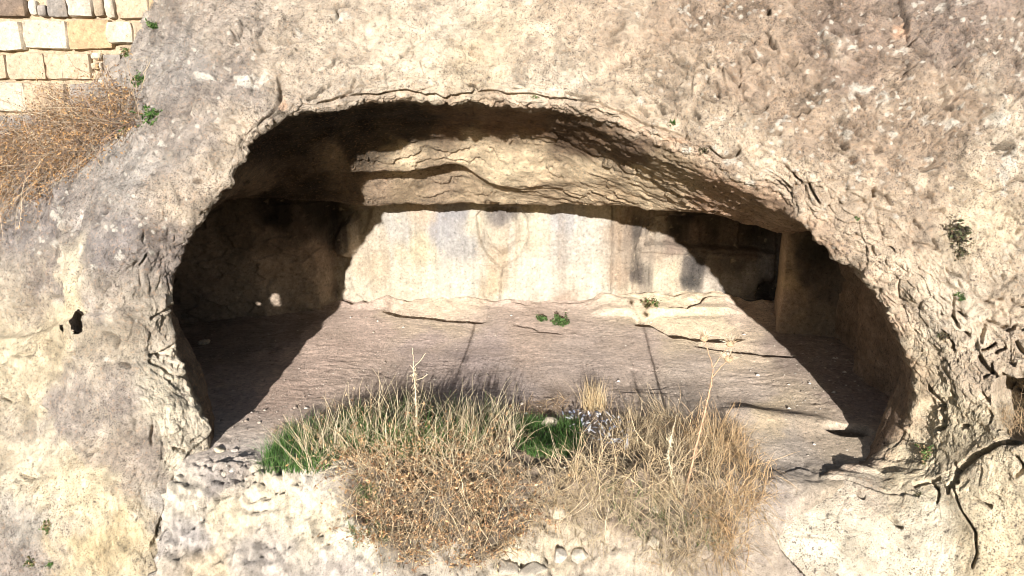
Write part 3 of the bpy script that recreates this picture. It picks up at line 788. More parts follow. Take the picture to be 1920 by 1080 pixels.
CB = [(660, 540, *PL), (700, 500, .72, .59, .40), (690, 450, .74, .62, .44), (740, 420, .66, .60, .48), (760, 520, *PL), (780, 470, .80, .68, .44), (830, 430, .50, .47, .43), (850, 400, .46, .43, .40), (860, 460, .58, .54, .46), (830, 530, *PC), (880, 520, *PC), (885, 420, *PL), (790, 400, .74, .60, .42),
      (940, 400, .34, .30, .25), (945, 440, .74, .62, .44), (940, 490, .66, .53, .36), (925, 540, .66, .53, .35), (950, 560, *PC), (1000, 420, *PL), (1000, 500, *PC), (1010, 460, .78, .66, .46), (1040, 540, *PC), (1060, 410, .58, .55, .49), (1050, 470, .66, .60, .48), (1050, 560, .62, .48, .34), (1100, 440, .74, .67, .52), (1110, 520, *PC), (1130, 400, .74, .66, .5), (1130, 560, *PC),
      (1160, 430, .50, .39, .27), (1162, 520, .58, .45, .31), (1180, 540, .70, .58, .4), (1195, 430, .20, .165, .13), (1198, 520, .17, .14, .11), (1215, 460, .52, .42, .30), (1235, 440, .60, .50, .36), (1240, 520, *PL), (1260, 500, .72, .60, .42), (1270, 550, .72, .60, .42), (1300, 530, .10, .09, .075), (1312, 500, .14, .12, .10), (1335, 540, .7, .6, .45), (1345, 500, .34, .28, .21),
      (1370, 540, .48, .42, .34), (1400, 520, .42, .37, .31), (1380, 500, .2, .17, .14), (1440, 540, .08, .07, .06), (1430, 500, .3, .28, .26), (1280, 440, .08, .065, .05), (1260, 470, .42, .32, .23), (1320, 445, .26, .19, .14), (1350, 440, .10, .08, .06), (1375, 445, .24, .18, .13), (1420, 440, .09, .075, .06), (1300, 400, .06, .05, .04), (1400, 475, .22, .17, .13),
      (560, 420, .12, .09, .07), (450, 430, .18, .135, .10), (500, 450, .26, .195, .145), (400, 500, .34, .26, .2), (500, 500, .44, .335, .25), (560, 540, .42, .33, .25), (510, 545, .5, .4, .31), (600, 480, .38, .29, .22), (640, 440, .13, .105, .085), (620, 540, .42, .33, .25), (520, 400, .03, .024, .02), (600, 400, .035, .028, .022), (350, 560, .26, .2, .16), (470, 560, .38, .3, .23)]  # upper left wall: soot, with the wall's shade put into the colour
str_ = noise(np.stack([XX * 7, YY * 0, ZZ * .55], -1), 1, 4.)
str2 = noise(np.stack([XX * 22, YY * 0, ZZ * 1.3], -1), 1, 7.)
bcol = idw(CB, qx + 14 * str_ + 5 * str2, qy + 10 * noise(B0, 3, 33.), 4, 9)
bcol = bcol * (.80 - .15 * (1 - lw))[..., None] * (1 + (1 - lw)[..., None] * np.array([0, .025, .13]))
bcol *= (1 + (1 - lw) * (.13 * str_ + .12 * str2) + .36 * fbm(B0, 6, 4, .6, 60))[..., None]
spl = sstep(.28, .5, fbm(B0, 9, 4, .65, 99))
bcol = bcol * (1 - .35 * spl[..., None]) + .35 * spl[..., None] * np.array([.42, .31, .21])
bs = sstep(.05, .4, str_ + .6 * str2 - .15) * (1 - lw) * np.exp(-((qx - 860) / 110.) ** 2) * (1 - sstep(470, 560, qy))
bcol = bcol * (1 - .4 * bs[..., None]) + .4 * bs[..., None] * np.array([.42, .42, .43])
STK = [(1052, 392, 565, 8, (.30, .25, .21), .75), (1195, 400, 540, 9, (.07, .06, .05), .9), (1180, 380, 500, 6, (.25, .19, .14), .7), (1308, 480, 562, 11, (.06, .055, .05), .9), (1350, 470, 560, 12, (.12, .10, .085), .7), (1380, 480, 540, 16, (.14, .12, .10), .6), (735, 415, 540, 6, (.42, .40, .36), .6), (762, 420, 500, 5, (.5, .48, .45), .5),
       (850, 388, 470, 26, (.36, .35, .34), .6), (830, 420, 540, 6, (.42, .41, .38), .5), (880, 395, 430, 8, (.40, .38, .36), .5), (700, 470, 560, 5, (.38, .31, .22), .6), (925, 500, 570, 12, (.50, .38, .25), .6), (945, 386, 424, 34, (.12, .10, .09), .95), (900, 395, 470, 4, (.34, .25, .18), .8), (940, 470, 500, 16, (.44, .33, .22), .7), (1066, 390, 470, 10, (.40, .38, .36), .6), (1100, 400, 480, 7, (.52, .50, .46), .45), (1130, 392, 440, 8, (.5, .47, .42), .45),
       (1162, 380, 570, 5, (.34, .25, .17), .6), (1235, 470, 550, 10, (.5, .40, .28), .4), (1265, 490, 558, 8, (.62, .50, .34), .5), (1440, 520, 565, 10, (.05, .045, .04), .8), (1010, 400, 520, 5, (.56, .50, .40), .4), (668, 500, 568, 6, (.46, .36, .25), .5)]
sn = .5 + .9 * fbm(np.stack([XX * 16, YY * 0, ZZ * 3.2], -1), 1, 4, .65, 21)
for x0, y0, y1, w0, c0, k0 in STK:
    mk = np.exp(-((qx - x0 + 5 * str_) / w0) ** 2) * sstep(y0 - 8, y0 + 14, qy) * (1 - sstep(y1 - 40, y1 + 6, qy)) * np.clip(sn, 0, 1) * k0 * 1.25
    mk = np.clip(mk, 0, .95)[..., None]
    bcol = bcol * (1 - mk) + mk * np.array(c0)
chip = sstep(.25, .42, fbm(B0, 6.5, 4, .65, 130))[..., None] * (1 - lw)[..., None]
bcol = bcol * (1 - .4 * chip) + .4 * chip * np.array([.62, .52, .38])
bcol = bcol * (1 - .3 * wl[..., None])
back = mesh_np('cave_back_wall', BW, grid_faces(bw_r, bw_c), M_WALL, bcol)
tag(back, 'cut back wall of the cave with niches, streaked pale plaster and soot', kind='structure')

# right pilaster block -------------------------------------------------------------
prof = np.array([(4.60, 12.15), (4.50, 11.9), (4.02, 10.45), (4.00, 10.32), (4.10, 10.26), (4.66, 10.18), (4.74, 10.05), (4.80, 9.6), (4.78, 9.0)])
pl = np.r_[0, np.cumsum(np.hypot(*np.diff(prof, axis=0).T))]
pu = np.linspace(0, pl[-1], 170)
px_, py_ = np.interp(pu, pl, prof[:, 0]), np.interp(pu, pl, prof[:, 1])
zz = np.linspace(-.2, 2.6, 150)
PB0 = np.stack([np.broadcast_to(px_, (150, 170)), np.broadcast_to(py_, (150, 170)), np.broadcast_to(zz[:, None], (150, 170))], -1).copy()
PB0[..., 0] -= .05 * (PB0[..., 2] < .5) * (.5 - PB0[..., 2])
pd = .10 * fbm(PB0, 1.5, 4, .5, 3) + .045 * fbm(PB0, 6, 4, .55, 9)
PBV = PB0.copy(); PBV[..., 1] += pd; PBV[..., 0] += .6 * pd
pqx, pqy = to_px(PBV)
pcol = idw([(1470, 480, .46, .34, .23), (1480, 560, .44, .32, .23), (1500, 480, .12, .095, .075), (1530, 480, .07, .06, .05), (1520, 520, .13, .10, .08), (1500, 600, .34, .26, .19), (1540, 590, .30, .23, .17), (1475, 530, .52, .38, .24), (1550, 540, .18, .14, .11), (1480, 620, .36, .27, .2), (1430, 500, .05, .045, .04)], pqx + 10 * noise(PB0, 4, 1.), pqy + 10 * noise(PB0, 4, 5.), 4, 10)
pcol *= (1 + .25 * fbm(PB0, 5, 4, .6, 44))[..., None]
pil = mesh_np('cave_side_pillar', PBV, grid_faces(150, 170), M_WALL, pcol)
tag(pil, 'rough rock pillar at the right end of the back wall', kind='structure')

# ------------------------------------------------------------------ floor and front ledge
fr_n, fc_n = 430, 620
vv = np.linspace(0, 1, fr_n)
Yf = 3.6 + (12.9 - 3.6) * (vv ** 1.45)
uu = np.linspace(-1, 1, fc_n)
half = 3.7 + .42 * (Yf - 3.6)
FX = uu[None] * half[:, None]
FY = np.broadcast_to(Yf[:, None], FX.shape).copy()

def base_floor(X, Y):
    lip = np.interp(X, [-4, -3, -2.5, -2.0, -1.3, -.5, .5, 1.2, 2.0, 2.6, 3.2, 5], [6.6, 6.3, 6.12, 6.05, 5.95, 5.9, 5.9, 5.82, 5.80, 5.80, 5.9, 6.2])
    q = np.maximum(0, lip - Y)
    drop = np.interp(q, [0, .15, .6, 1.2, 3.0], [0, .09, .62, 1.35, 4.2])
    Z = -drop
    # soil mound under the grass
    Z = Z + .27 * np.exp(-((X + .75) / .9) ** 2 - ((Y - 5.95) / .55) ** 2) + .12 * np.exp(-((X - 1.1) / .8) ** 2 - ((Y - 5.75) / .5) ** 2)
    Z = Z + .05 * sstep(9, 12, Y)
    return Z
FZ = base_floor(FX, FY)
F0 = np.stack([FX, FY, FZ], -1)
fpx, fpy = to_px(F0)
def edge_step(pts, dp, L, wob=.02):
    """near edge of a hollow: the floor drops behind it and rises again over L metres"""
    global FZ
    w = np.array([floor_at(x, y, .03)[:2] for x, y in pts])
    Xn = FX + 0
    Ye = np.interp(Xn, w[:, 0], w[:, 1]) + wob * noise(np.stack([FX * 7, 0 * FX, 0 * FX], -1), 1, 3.3)
    q = FY - Ye
    xw = sstep(w[0, 0] - .02, w[0, 0] + .12, FX) * (1 - sstep(w[-1, 0] - .12, w[-1, 0] + .02, FX))
    FZ = FZ - dp * xw * sstep(0, .03, q) * np.clip(1 - q / L, 0, 1)
edge_step([(718, 586), (745, 597), (800, 600), (900, 607), (912, 604)], .12, .8)
edge_step([(1192, 609), (1225, 613), (1262, 632), (1320, 635), (1350, 637), (1385, 635), (1396, 633)], .17, 1.0)
edge_step([(1300, 646), (1350, 654), (1440, 664), (1500, 667)], .06, .5)
edge_step([(960, 610), (1000, 617), (1010, 624), (1060, 627)], .035, .6)
edge_step([(1250, 588), (1290, 590), (1310, 582), (1325, 574)], .06, .35)
edge_step([(630, 571), (660, 576), (676, 574)], .05, .5)
edge_step([(470, 668), (500, 660), (520, 655)], .05, .4)
# raised bench along the back wall on the right
FZ = FZ + (.05 + .16 * np.clip(fbm(F0, 1.6, 3, .6, 17), -.3, 1)) * sstep(11.45, 11.95, FY)
FZ = FZ + .10 * sstep(11.15, 11.3, FY + .1 * noise(F0, 1.5, 6.)) * sstep(1.2, 1.6, FX) * (1 - sstep(3.4, 3.9, FX))
# pits at the right
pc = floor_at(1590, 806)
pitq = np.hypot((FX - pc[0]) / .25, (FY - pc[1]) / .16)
FZ -= .075 * (1 - sstep(.75, 1.1, pitq))
FZ += .06 * np.exp(-((fpy - (775 + .12 * (fpx - 1380))) / 16.) ** 2) * sstep(1330, 1400, fpx) * (1 - sstep(1540, 1590, fpx))
fpx, fpy = to_px(np.stack([FX, FY, FZ], -1))
rr_ = dpoly(fpx, fpy, [(1650, 868), (1560, 892), (1485, 918), (1432, 955), (1416, 990), (1446, 1045), (1520, 1120), (1600, 1400), (2600, 1400), (2600, 900)])
ll_ = dpoly(fpx, fpy, [(250, 1400), (255, 1100), (262, 1000), (285, 905), (340, 866), (200, 860), (-600, 900), (-600, 1400)])
FZ -= 1.6 * (1 - sstep(-3.5, -3.15, FX)) * (1 - sstep(6.6, 7.2, FY)) + 1.6 * sstep(3.1, 3.5, FX) * (1 - sstep(5.7, 6.2, FY))
FZ -= .45 * 1.4 * (1 - sstep(-48, -22, rr_)) + .45 * (1 - sstep(-130, -80, ll_))
FZ += .11 * np.exp(-((fpx - 318) / 34.) ** 2) * sstep(880, 930, fpy)
inside = sstep(6.05, 6.5, FY)
F1 = np.stack([FX, FY, FZ], -1)
# wrinkled strata on the floor, broken rock on the ledge
fw = np.stack([noise(F1, 1.3, 3.), noise(F1, 1.3, 8.), noise(F1, 1.3, 14.)], -1)
a_, b_, e_ = worley(np.stack([FX * 3.2 + fw[..., 0] * 2.2, FY * 6 + fw[..., 1] * 2.6 + FX * .6, 0 * FX], -1))
a2, b2, e2f = worley(np.stack([FX * 9 + fw[..., 0] * 3, FY * 17 + fw[..., 1] * 5 + FX * 2, 0 * FX], -1))
dust = .25 + .75 * sstep(-.15, .25, fbm(F1, 1.1, 3, .5, 420))
dzf = .045 * fbm(F1, .8, 3, .5, 2) + inside * dust * (.005 * (a_ - .5) + .0035 * b_ + .0035 * (a2 - .5) + .003 * b2 + .010 * fbm(F1 * np.array([1, 2.2, 1]), 5, 4, .6, 12) + .006 * fbm(F1, 24, 2, .5, 50))
a3, b3, e3f = worley(F1 * 4.2 + fw * .9)
a4, b4, e4f = worley(F1 * 12 + fw * 2)
rockm = (1 - inside)
sw_ = noise(F1, 3.4, 51.)
saw = np.mod(FZ * 4.2 + FX * .9 + fw[..., 0] * 2.2 + 1.1 * sw_ + .4 * noise(F1, 9., 61.), 1.0)
dzf += rockm * (1 - .88 * sstep(1.5, 2.0, FX)) * (.075 * (np.minimum(saw * 1.2, 1) - .5) * sstep(-.3, .3, noise(F1, 1.6, 71.)) + .085 * (a3 - .5) + .060 * b3 + .034 * (a4 - .5) + .026 * b4 + .07 * fbm(F1, 3, 4, .55, 70) - .05 * sstep(-.1, .2, fbm(F1, 2.2, 2, .5, 410)) * (1 - sstep(.02, .09, e3f)) - .025 * (1 - sstep(.02, .09, e4f)) + .012 * fbm(F1, 20, 3, .6, 5))
Nf = grid_normals(F1); Nf *= np.sign(Nf[..., 2:3])
Nf = blur(blur(Nf, 4, 0), 4, 1)
FV = F1 + Nf * dzf[..., None]
DF, DP, LP = np.array([.40, .315, .265]), np.array([.62, .50, .36]), np.array([.74, .66, .54])
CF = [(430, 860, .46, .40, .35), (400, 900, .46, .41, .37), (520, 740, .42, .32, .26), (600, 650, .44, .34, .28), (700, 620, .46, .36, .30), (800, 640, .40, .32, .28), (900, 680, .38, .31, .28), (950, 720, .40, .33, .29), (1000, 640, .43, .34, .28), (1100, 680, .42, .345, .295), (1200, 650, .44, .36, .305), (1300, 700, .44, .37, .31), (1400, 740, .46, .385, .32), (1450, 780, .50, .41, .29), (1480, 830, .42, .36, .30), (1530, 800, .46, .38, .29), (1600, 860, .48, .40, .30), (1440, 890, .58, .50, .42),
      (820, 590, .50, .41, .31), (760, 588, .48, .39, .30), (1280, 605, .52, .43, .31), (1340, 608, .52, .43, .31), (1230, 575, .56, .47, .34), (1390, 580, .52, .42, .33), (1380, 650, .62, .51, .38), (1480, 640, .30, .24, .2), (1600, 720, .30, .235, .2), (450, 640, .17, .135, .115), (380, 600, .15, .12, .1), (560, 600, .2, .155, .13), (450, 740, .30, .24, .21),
      (340, 930, *LP), (420, 960, .72, .62, .46), (520, 920, .76, .67, .52), (600, 900, .60, .54, .46), (600, 980, .74, .65, .50), (480, 1040, .56, .50, .44), (400, 1060, .66, .55, .4), (660, 1000, .78, .72, .60), (640, 1070, .58, .52, .46), (360, 1010, .54, .49, .45), (700, 940, .2, .15, .11), (820, 900, .12, .09, .065), (900, 960, .12, .09, .065), (760, 980, .14, .105, .075), (900, 1020, .22, .17, .12), (760, 800, .2, .155, .11), (1000, 800, .22, .165, .12),  # soil under the bush darkened, shade between its stems painted in
      (860, 1060, .58, .51, .42), (960, 1050, .74, .65, .50), (1040, 1020, .66, .56, .42), (1060, 950, .40, .32, .24), (1150, 950, .36, .28, .21), (1200, 860, .34, .26, .18), (1300, 950, .36, .28, .2), (1130, 1060, .62, .53, .42), (1300, 1060, .48, .40, .32), (1400, 1060, .50, .42, .34), (1000, 1200, .5, .42, .33)]
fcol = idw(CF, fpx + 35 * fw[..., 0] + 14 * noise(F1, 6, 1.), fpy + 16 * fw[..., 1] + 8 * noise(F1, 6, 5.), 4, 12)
dp_ = sstep(-.1, .35, fbm(F1, 1.4, 4, .6, 510))[..., None] * inside[..., None]
fcol = fcol * (1 - .28 * dp_) + .28 * dp_ * np.array([.30, .235, .18])
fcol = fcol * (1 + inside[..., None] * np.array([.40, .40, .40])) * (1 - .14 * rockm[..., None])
fcol *= (1 + (.24 + .3 * rockm) * fbm(F1, 5, 5, .68, 66) + .22 * (a2 - .5) * inside + .16 * (a4 - .5) * rockm)[..., None]
gry = sstep(.0, .4, fbm(F1, 2.8, 5, .65, 160)) * rockm
fcol = fcol * (1 - .38 * gry[..., None]) + .38 * gry[..., None] * np.array([.235, .205, .20])
fcol = fcol * (1 - .7 * (1 - sstep(.7, 1.0, pitq)))[..., None]  # dark gravel in the pit, with the pit's shade painted in too
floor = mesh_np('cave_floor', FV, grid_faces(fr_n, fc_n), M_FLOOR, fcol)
tag(floor, 'dusty uneven cave floor running out to the broken rock ledge in front', kind='structure')

# valley ground far below, out of view
gm = NB('dry_valley_ground'); gm.b.inputs['Roughness'].default_value = 1.0
gtc = gm.n('ShaderNodeTexCoord').outputs['Object']
gm.l(gm.mix(gm.noise(gtc, .05, 8, .6), (.30, .24, .16), (.20, .19, .11)), gm.b.inputs['Base Color'])
gx = np.linspace(-1, 1, 81); gx = np.sign(gx) * np.abs(gx) ** 3 * 2500
GX, GY = np.meshgrid(gx, gx)
GV = np.stack([GX, GY, -7 + .4 * noise(np.stack([GX, GY, 0 * GX], -1), .05) - .0 * GX], -1)
ground = mesh_np('ground', GV, grid_faces(81, 81), gm.m)
tag(ground, 'dry ground of the valley below the cliff', kind='structure')

# ================================================================== THINGS
bpy.context.view_layer.update()
DG = bpy.context.evaluated_depsgraph_get()
ORI = Vector((0, 0, CAMH))
def hit(px, py):
    """point of the rock that shows at a pixel"""
    p = w_at(px, py, 6.0)
    d = (Vector(p) - ORI).normalized()
    ok, loc, nor, i, ob, m = S.ray_cast(DG, ORI + d * .3, d)
    if not ok:
        return np.array(floor_at(px, py)), np.array([0, 0, 1.])
    n = np.array(nor)
    if n @ np.array(d) > 0: n = -n
    return np.array(loc), n

def plain_mat(name, col, rough=.9, var=.25, scale=30, attr=False, sss=False):
    m = NB(name)
    m.b.inputs['Roughness'].default_value = rough
    m.b.inputs['Specular IOR Level'].default_value = .15
    tc = m.n('ShaderNodeTexCoord').outputs['Object']
    n = m.ramp(m.noise(tc, scale, 3, .65), [(.3, 1 - var), (.7, 1 + var)])
    c = m.n('ShaderNodeAttribute', attribute_name='col').outputs['Color'] if attr else col
    m.l(m.mix(1.0, c, n, 'MULTIPLY'), m.b.inputs['Base Color'])
    return m.m
M_PLANT = plain_mat('plant_fibre', None, .8, .3, 40, attr=True)
M_STONE = rock_mat('loose_stone', .7, .5, 1.6, .0)
M_BLOCK = rock_mat('ashlar_limestone', .55, .35, 1.4, .0)
M_MORTAR = rock_mat('old_mortar', .7, .6, 2.0, .0)

# ------------------------------------------------------------------ masonry above the rock, upper left
def rounded_block(w, h, dpt, seed, n=7):
    """closed worn block, front towards -Y, origin at its centre"""
    r = np.random.default_rng(seed)
    V, F = [], []
    lin = np.linspace(-1, 1, n)
    def face(fn):
        o = len(V)
        for a in lin:
            for b in lin:
                V.append(fn(a, b))
        for i in range(n - 1):
            for j in range(n - 1):
                F.append((o + i * n + j, o + i * n + j + 1, o + (i + 1) * n + j + 1, o + (i + 1) * n + j))
    face(lambda a, b: (b, -1, a)); face(lambda a, b: (-b, 1, a))
    face(lambda a, b: (1, b, a)); face(lambda a, b: (-1, -b, a))
    face(lambda a, b: (b, a, 1)); face(lambda a, b: (b, -a, -1))
    P = np.array(V, float)
    sph = P / np.linalg.norm(P, axis=1, keepdims=True)
    cor = np.abs(P).max(1, keepdims=True)
    k = min(.5, .055 / min(w, h))
    q = np.sign(P) * np.minimum(np.abs(P), 1 - k) + 0
    e = P - q
    el = np.linalg.norm(e, axis=1, keepdims=True)
    P = q + np.where(el > 0, e / (el + 1e-9) * np.minimum(el, k), 0)
    P *= np.array([w / 2, dpt / 2, h / 2])
    off = r.uniform(0, 90, 3)
    nz = .034 * fbm(P + off, 5, 3, .55) + .014 * fbm(P + off, 16, 2, .5)
    P += sph * nz[:, None]
    return P, np.array(F), off

WALL_Y = 8.95
wall = empty('masonry_wall', tuple(w_at(100, 260, WALL_Y)))
tag(wall, 'wall of squared tan stone blocks on top of the rock, upper left', 'stone wall')
TAN, CRM, GRY, WHT, ORG, DKB = (.68, .55, .40), (.76, .67, .53), (.40, .36, .32), (.80, .74, .64), (.66, .48, .29), (.30, .23, .18)
BL = [(-30, -6, 45, 33, DKB), (48, -4, 64, 30, WHT), (66, 4, 82, 33, GRY), (84, -8, 121, 32, GRY), (123, -10, 170, 33, WHT), (172, -10, 190, 34, TAN), (192, -10, 212, 36, CRM), (215, -12, 276, 36, TAN), (278, -10, 310, 40, ORG),
      (-60, 37, 38, 97, CRM), (41, 35, 124, 94, CRM), (126, 34, 203, 93, ORG), (199, 38, 246, 84, CRM), (248, 40, 285, 90, TAN),
      (-70, 99, 7, 149, TAN), (10, 98, 79, 152, TAN), (81, 97, 165, 151, TAN), (166, 97, 188, 112, CRM), (166, 114, 181, 132, TAN), (183, 112, 191, 136, CRM), (168, 134, 186, 150, TAN), (192, 98, 225, 150, GRY),
      (-60, 152, 44, 211, CRM), (46, 154, 119, 211, TAN), (126, 154, 172, 190, GRY), (121, 193, 175, 214, GRY),
      (-40, 214, 8, 250, GRY), (10, 214, 66, 250, GRY), (68, 216, 130, 252, GRY), (-70, 252, 30, 290, GRY),
      (-100, -60, -20, -9, TAN), (-18, -62, 70, -9, CRM), (72, -64, 150, -11, TAN), (152, -64, 230, -13, CRM), (232, -66, 320, -15, TAN), (-160, -9, -33, 36, CRM), (-160, 38, -63, 98, TAN), (-160, 100, -73, 150, CRM), (-160, 152, -63, 212, TAN), (-160, 214, -43, 262, GRY)]
# setting of rows
for k, (x0, y0, x1, y1, c) in enumerate(BL):
    r = np.random.default_rng(100 + k)
    a, b = w_at(x0, y1, WALL_Y), w_at(x1, y0, WALL_Y)
    w, h = b[0] - a[0], b[2] - a[2]
    dpt = .34
    P, F, off = rounded_block(w - .020 - r.uniform(0, .018), h - .018 - r.uniform(0, .014), dpt, 100 + k)
    tint = np.array(c) * r.uniform(.74, .92)
    nn = fbm(P + off, 3, 3, .6)
    col = np.clip(tint[None] * (1 + .35 * nn[:, None]), 0, 1)
    om = sstep(.05, .4, fbm(P + off, 2.2, 3, .6, 30))[:, None]
    col = col * (1 - .25 * om) + .25 * om * np.array([.50, .34, .2])
    o = mesh_np('block', P, F, M_BLOCK, col, parent=wall)
    ctr = (a + b) / 2
    o.location = Vector((ctr[0], WALL_Y + dpt / 2 + r.uniform(-.012, .03), ctr[2])) - wall.location
    o.rotation_euler = (r.uniform(-.03, .03), r.uniform(-.03, .03), r.uniform(-.05, .05))
a, b = w_at(-170, 300, WALL_Y), w_at(330, -70, WALL_Y)
gx_, gz_ = np.meshgrid(np.linspace(a[0], b[0], 150), np.linspace(a[2], b[2], 110))
mv = np.stack([gx_, 0 * gx_ + WALL_Y + .11, gz_], -1)
mv[..., 1] += .06 * fbm(mv, 8, 4, .6)
mo = mesh_np('mortar', mv - np.array(wall.location), grid_faces(110, 150), M_MORTAR, np.ones(mv.shape) * np.array([.55, .44, .31]) * (1 + .4 * fbm(mv, 6, 3, .6)[..., None]), parent=wall)

# ------------------------------------------------------------------ plant builders
class Strands:
    """collects ribbons (grass blades, stems) and leaf flakes, then makes one mesh"""
    def __init__(s): s.V, s.F, s.C, s.n = [], [], [], 0
    def ribbons(s, base, dirs, length, width, col, droop=.3, segs=5, curl=.15, taper=.25, seed=0):
        r = np.random.default_rng(seed)
        n = len(base)
        base = np.asarray(base, float); d = np.asarray(dirs, float)
        d = d / np.linalg.norm(d, axis=1, keepdims=True)
        length = np.broadcast_to(length, n); width = np.broadcast_to(width, n)
        P = np.zeros((n, segs + 1, 3)); P[:, 0] = base
        cur = d.copy()
        bend = r.normal(0, curl, (n, 3))
        step = length / segs
        droop = np.broadcast_to(droop, n)
        for k in range(segs):
            P[:, k + 1] = P[:, k] + cur * step[:, None]
            cur = cur + bend / segs * 2
            cur[:, 2] -= droop * 2 * (k + 1) / segs / segs
            cur = cur + r.normal(0, curl * .3, (n, 3))
            cur /= np.linalg.norm(cur, axis=1, keepdims=True)
        side = np.cross(d, r.normal(size=(n, 3)))
        side /= np.linalg.norm(side, axis=1, keepdims=True) + 1e-9
        # keep some width towards the viewer's side of the cliff
        side = side + np.array([.8, 0, 0]) * np.sign(side[:, :1]); side /= np.linalg.norm(side, axis=1, keepdims=True)
        wk = width[:, None] * (1 - (1 - taper) * np.linspace(0, 1, segs + 1)[None])
        A = P - side[:, None] * wk[..., None] / 2; B = P + side[:, None] * wk[..., None] / 2
        V = np.stack([A, B], 2).reshape(n, -1, 3)
        i = np.arange(segs)[:, None] * 2
        f = np.concatenate([i, i + 1, i + 3, i + 2], 1)
        F = f[None] + (np.arange(n) * (2 * (segs + 1)))[:, None, None] + s.n
        col = np.broadcast_to(col, (n, 3))
        sh = np.linspace(.85, 1.1, segs + 1)[None, :, None, None]
        C = (col[:, None, None] * sh * np.ones((1, 1, 2, 1))).reshape(n, -1, 3)
        s.V.append(V.reshape(-1, 3)); s.F.append(F.reshape(-1, 4)); s.C.append(C.reshape(-1, 3)); s.n += V.shape[0] * V.shape[1]
        return P
    def leaves(s, pos, size, col, seed=0, up=None):
        r = np.random.default_rng(seed)
        n = len(pos)
        a = r.normal(size=(n, 3)); a /= np.linalg.norm(a, axis=1, keepdims=True)
        b = np.cross(a, r.normal(size=(n, 3))); b /= np.linalg.norm(b, axis=1, keepdims=True)
        c = np.cross(a, b)
        size = np.broadcast_to(size, n)[:, None]
        # a folded four corner leaf
        q = np.stack([pos - a * size, pos + b * size * .42 + c * size * .2, pos + a * size, pos - b * size * .42 + c * size * .2], 1)
        F = np.arange(n * 4).reshape(n, 4) + s.n
        col = np.broadcast_to(col, (n, 3))
        s.V.append(q.reshape(-1, 3)); s.F.append(F); s.C.append(np.repeat(col, 4, 0)); s.n += n * 4
    def build(s, name, parent=None, origin=None):
        V = np.concatenate(s.V); 
        if parent is not None and origin is None: V = V - np.array(parent.location)
        return mesh_np(name, V, np.concatenate(s.F), M_PLANT, np.concatenate(s.C), parent=parent, smooth=False)

def scatter(poly, n, seed):
    """n rock points behind random pixels of a polygon (coarse ray grid, jittered)"""
    r = np.random.default_rng(seed)
    poly = np.array(poly, float)
    lo, hi = poly.min(0), poly.max(0)
    q = r.uniform(lo, hi, (n * 6, 2))
    q = q[dpoly(q[:, 0], q[:, 1], poly) < 0][:n]
    return q
_gy = Yf
def floor_pts(q):
    """ground sheet points for pixels q, by looking up the nearest sheet vertex that shows there"""
    out = np.array([hit(x, y)[0] for x, y in q])
    return out
def colmix(n, cols, seed, var=.15):
    r = np.random.default_rng(seed)
    c = np.array(cols)[r.integers(0, len(cols), n)]
    return np.clip(c * (1 + r.normal(0, var, (n, 1))), .01, 1)
def updirs(n, seed, spread=.5, lean=(0, 0, 0)):
    r = np.random.default_rng(seed)
    d = r.normal(0, spread, (n, 3)); d[:, 2] = 1.0
    return d + np.array(lean)

STRAW = [(.72, .57, .36), (.66, .50, .30), (.78, .66, .46), (.56, .42, .26)]
PALE = [(.78, .68, .48), (.72, .60, .40), (.62, .54, .35)]
RUST = [(.54, .36, .19), (.62, .43, .24), (.46, .30, .16), (.66, .50, .30)]
GREEN = [(.065, .13, .035), (.09, .17, .05), (.05, .10, .03), (.13, .21, .06), (.08, .18, .04)]
LEAFB = [(.58, .37, .19), (.50, .29, .14), (.64, .44, .25), (.36, .20, .11), (.68, .50, .31), (.26, .15, .09)]

def tufts(g, poly, nt_, per, seed, lean, lens, wid, cols, droop=.4, rad=.05, spread=.45, curl=.35, colf=None):
    r = np.random.default_rng(seed)
    q = scatter(poly, nt_, seed + 1)
    for k, (x, y) in enumerate(q):
        p0, nn = hit(x, y)
        m = max(6, int(per * r.uniform(.4, 1.6)))
        j = r.normal(0, rad, (m, 3)); j -= nn * (j @ nn)[:, None]
        b = p0 + j - nn * .01
        d0 = np.array(lean) + r.normal(0, .38, 3)
        d = d0 + r.normal(0, spread, (m, 3)) + j / rad * .25
        L = r.uniform(*lens) * r.uniform(.45, 1.15, m)
        cc_ = colf(x, y, r) if colf else cols
        base = np.array(cc_)[r.integers(0, len(cc_))]
        c = np.clip((.5 * base + .5 * np.array(cc_)[r.integers(0, len(cc_), m)]) * r.uniform(.75, 1.2, (m, 1)), .01, 1)
        g.ribbons(b, d, L, r.uniform(.6, 1.3, m) * wid, c, droop * r.uniform(.4, 1.6, m), 6, curl, .25, seed + 10 + k)
# ------------------------------------------------------------------ grass (uncountable)
g = Strands()
q = scatter([(500, 850), (540, 820), (620, 800), (690, 790), (700, 830), (640, 865), (590, 890), (485, 890)], 1500, 1)
p = floor_pts(q); n = len(p)
g.ribbons(p, updirs(n, 2, .45), np.random.default_rng(3).uniform(.10, .26, n), .006, colmix(n, GREEN, 4, .25), .35, 4, seed=5)
q = scatter([(640, 795), (760, 780), (930, 785), (970, 810), (900, 850), (760, 870), (640, 850)], 1100, 11)
p = floor_pts(q); n = len(p)
g.ribbons(p, updirs(n, 12, .4), np.random.default_rng(13).uniform(.14, .34, n), .006, colmix(n, GREEN, 14, .25), .3, 4, seed=15)
q = scatter([(960, 800), (985, 785), (1040, 795), (1092, 790), (1095, 830), (1075, 860), (1010, 862), (970, 845)], 1700, 21)
p = floor_pts(q); n = len(p)
g.ribbons(p, updirs(n, 22, .55), np.random.default_rng(23).uniform(.06, .14, n), .006, colmix(n, GREEN, 24, .25), .4, 4, seed=25)
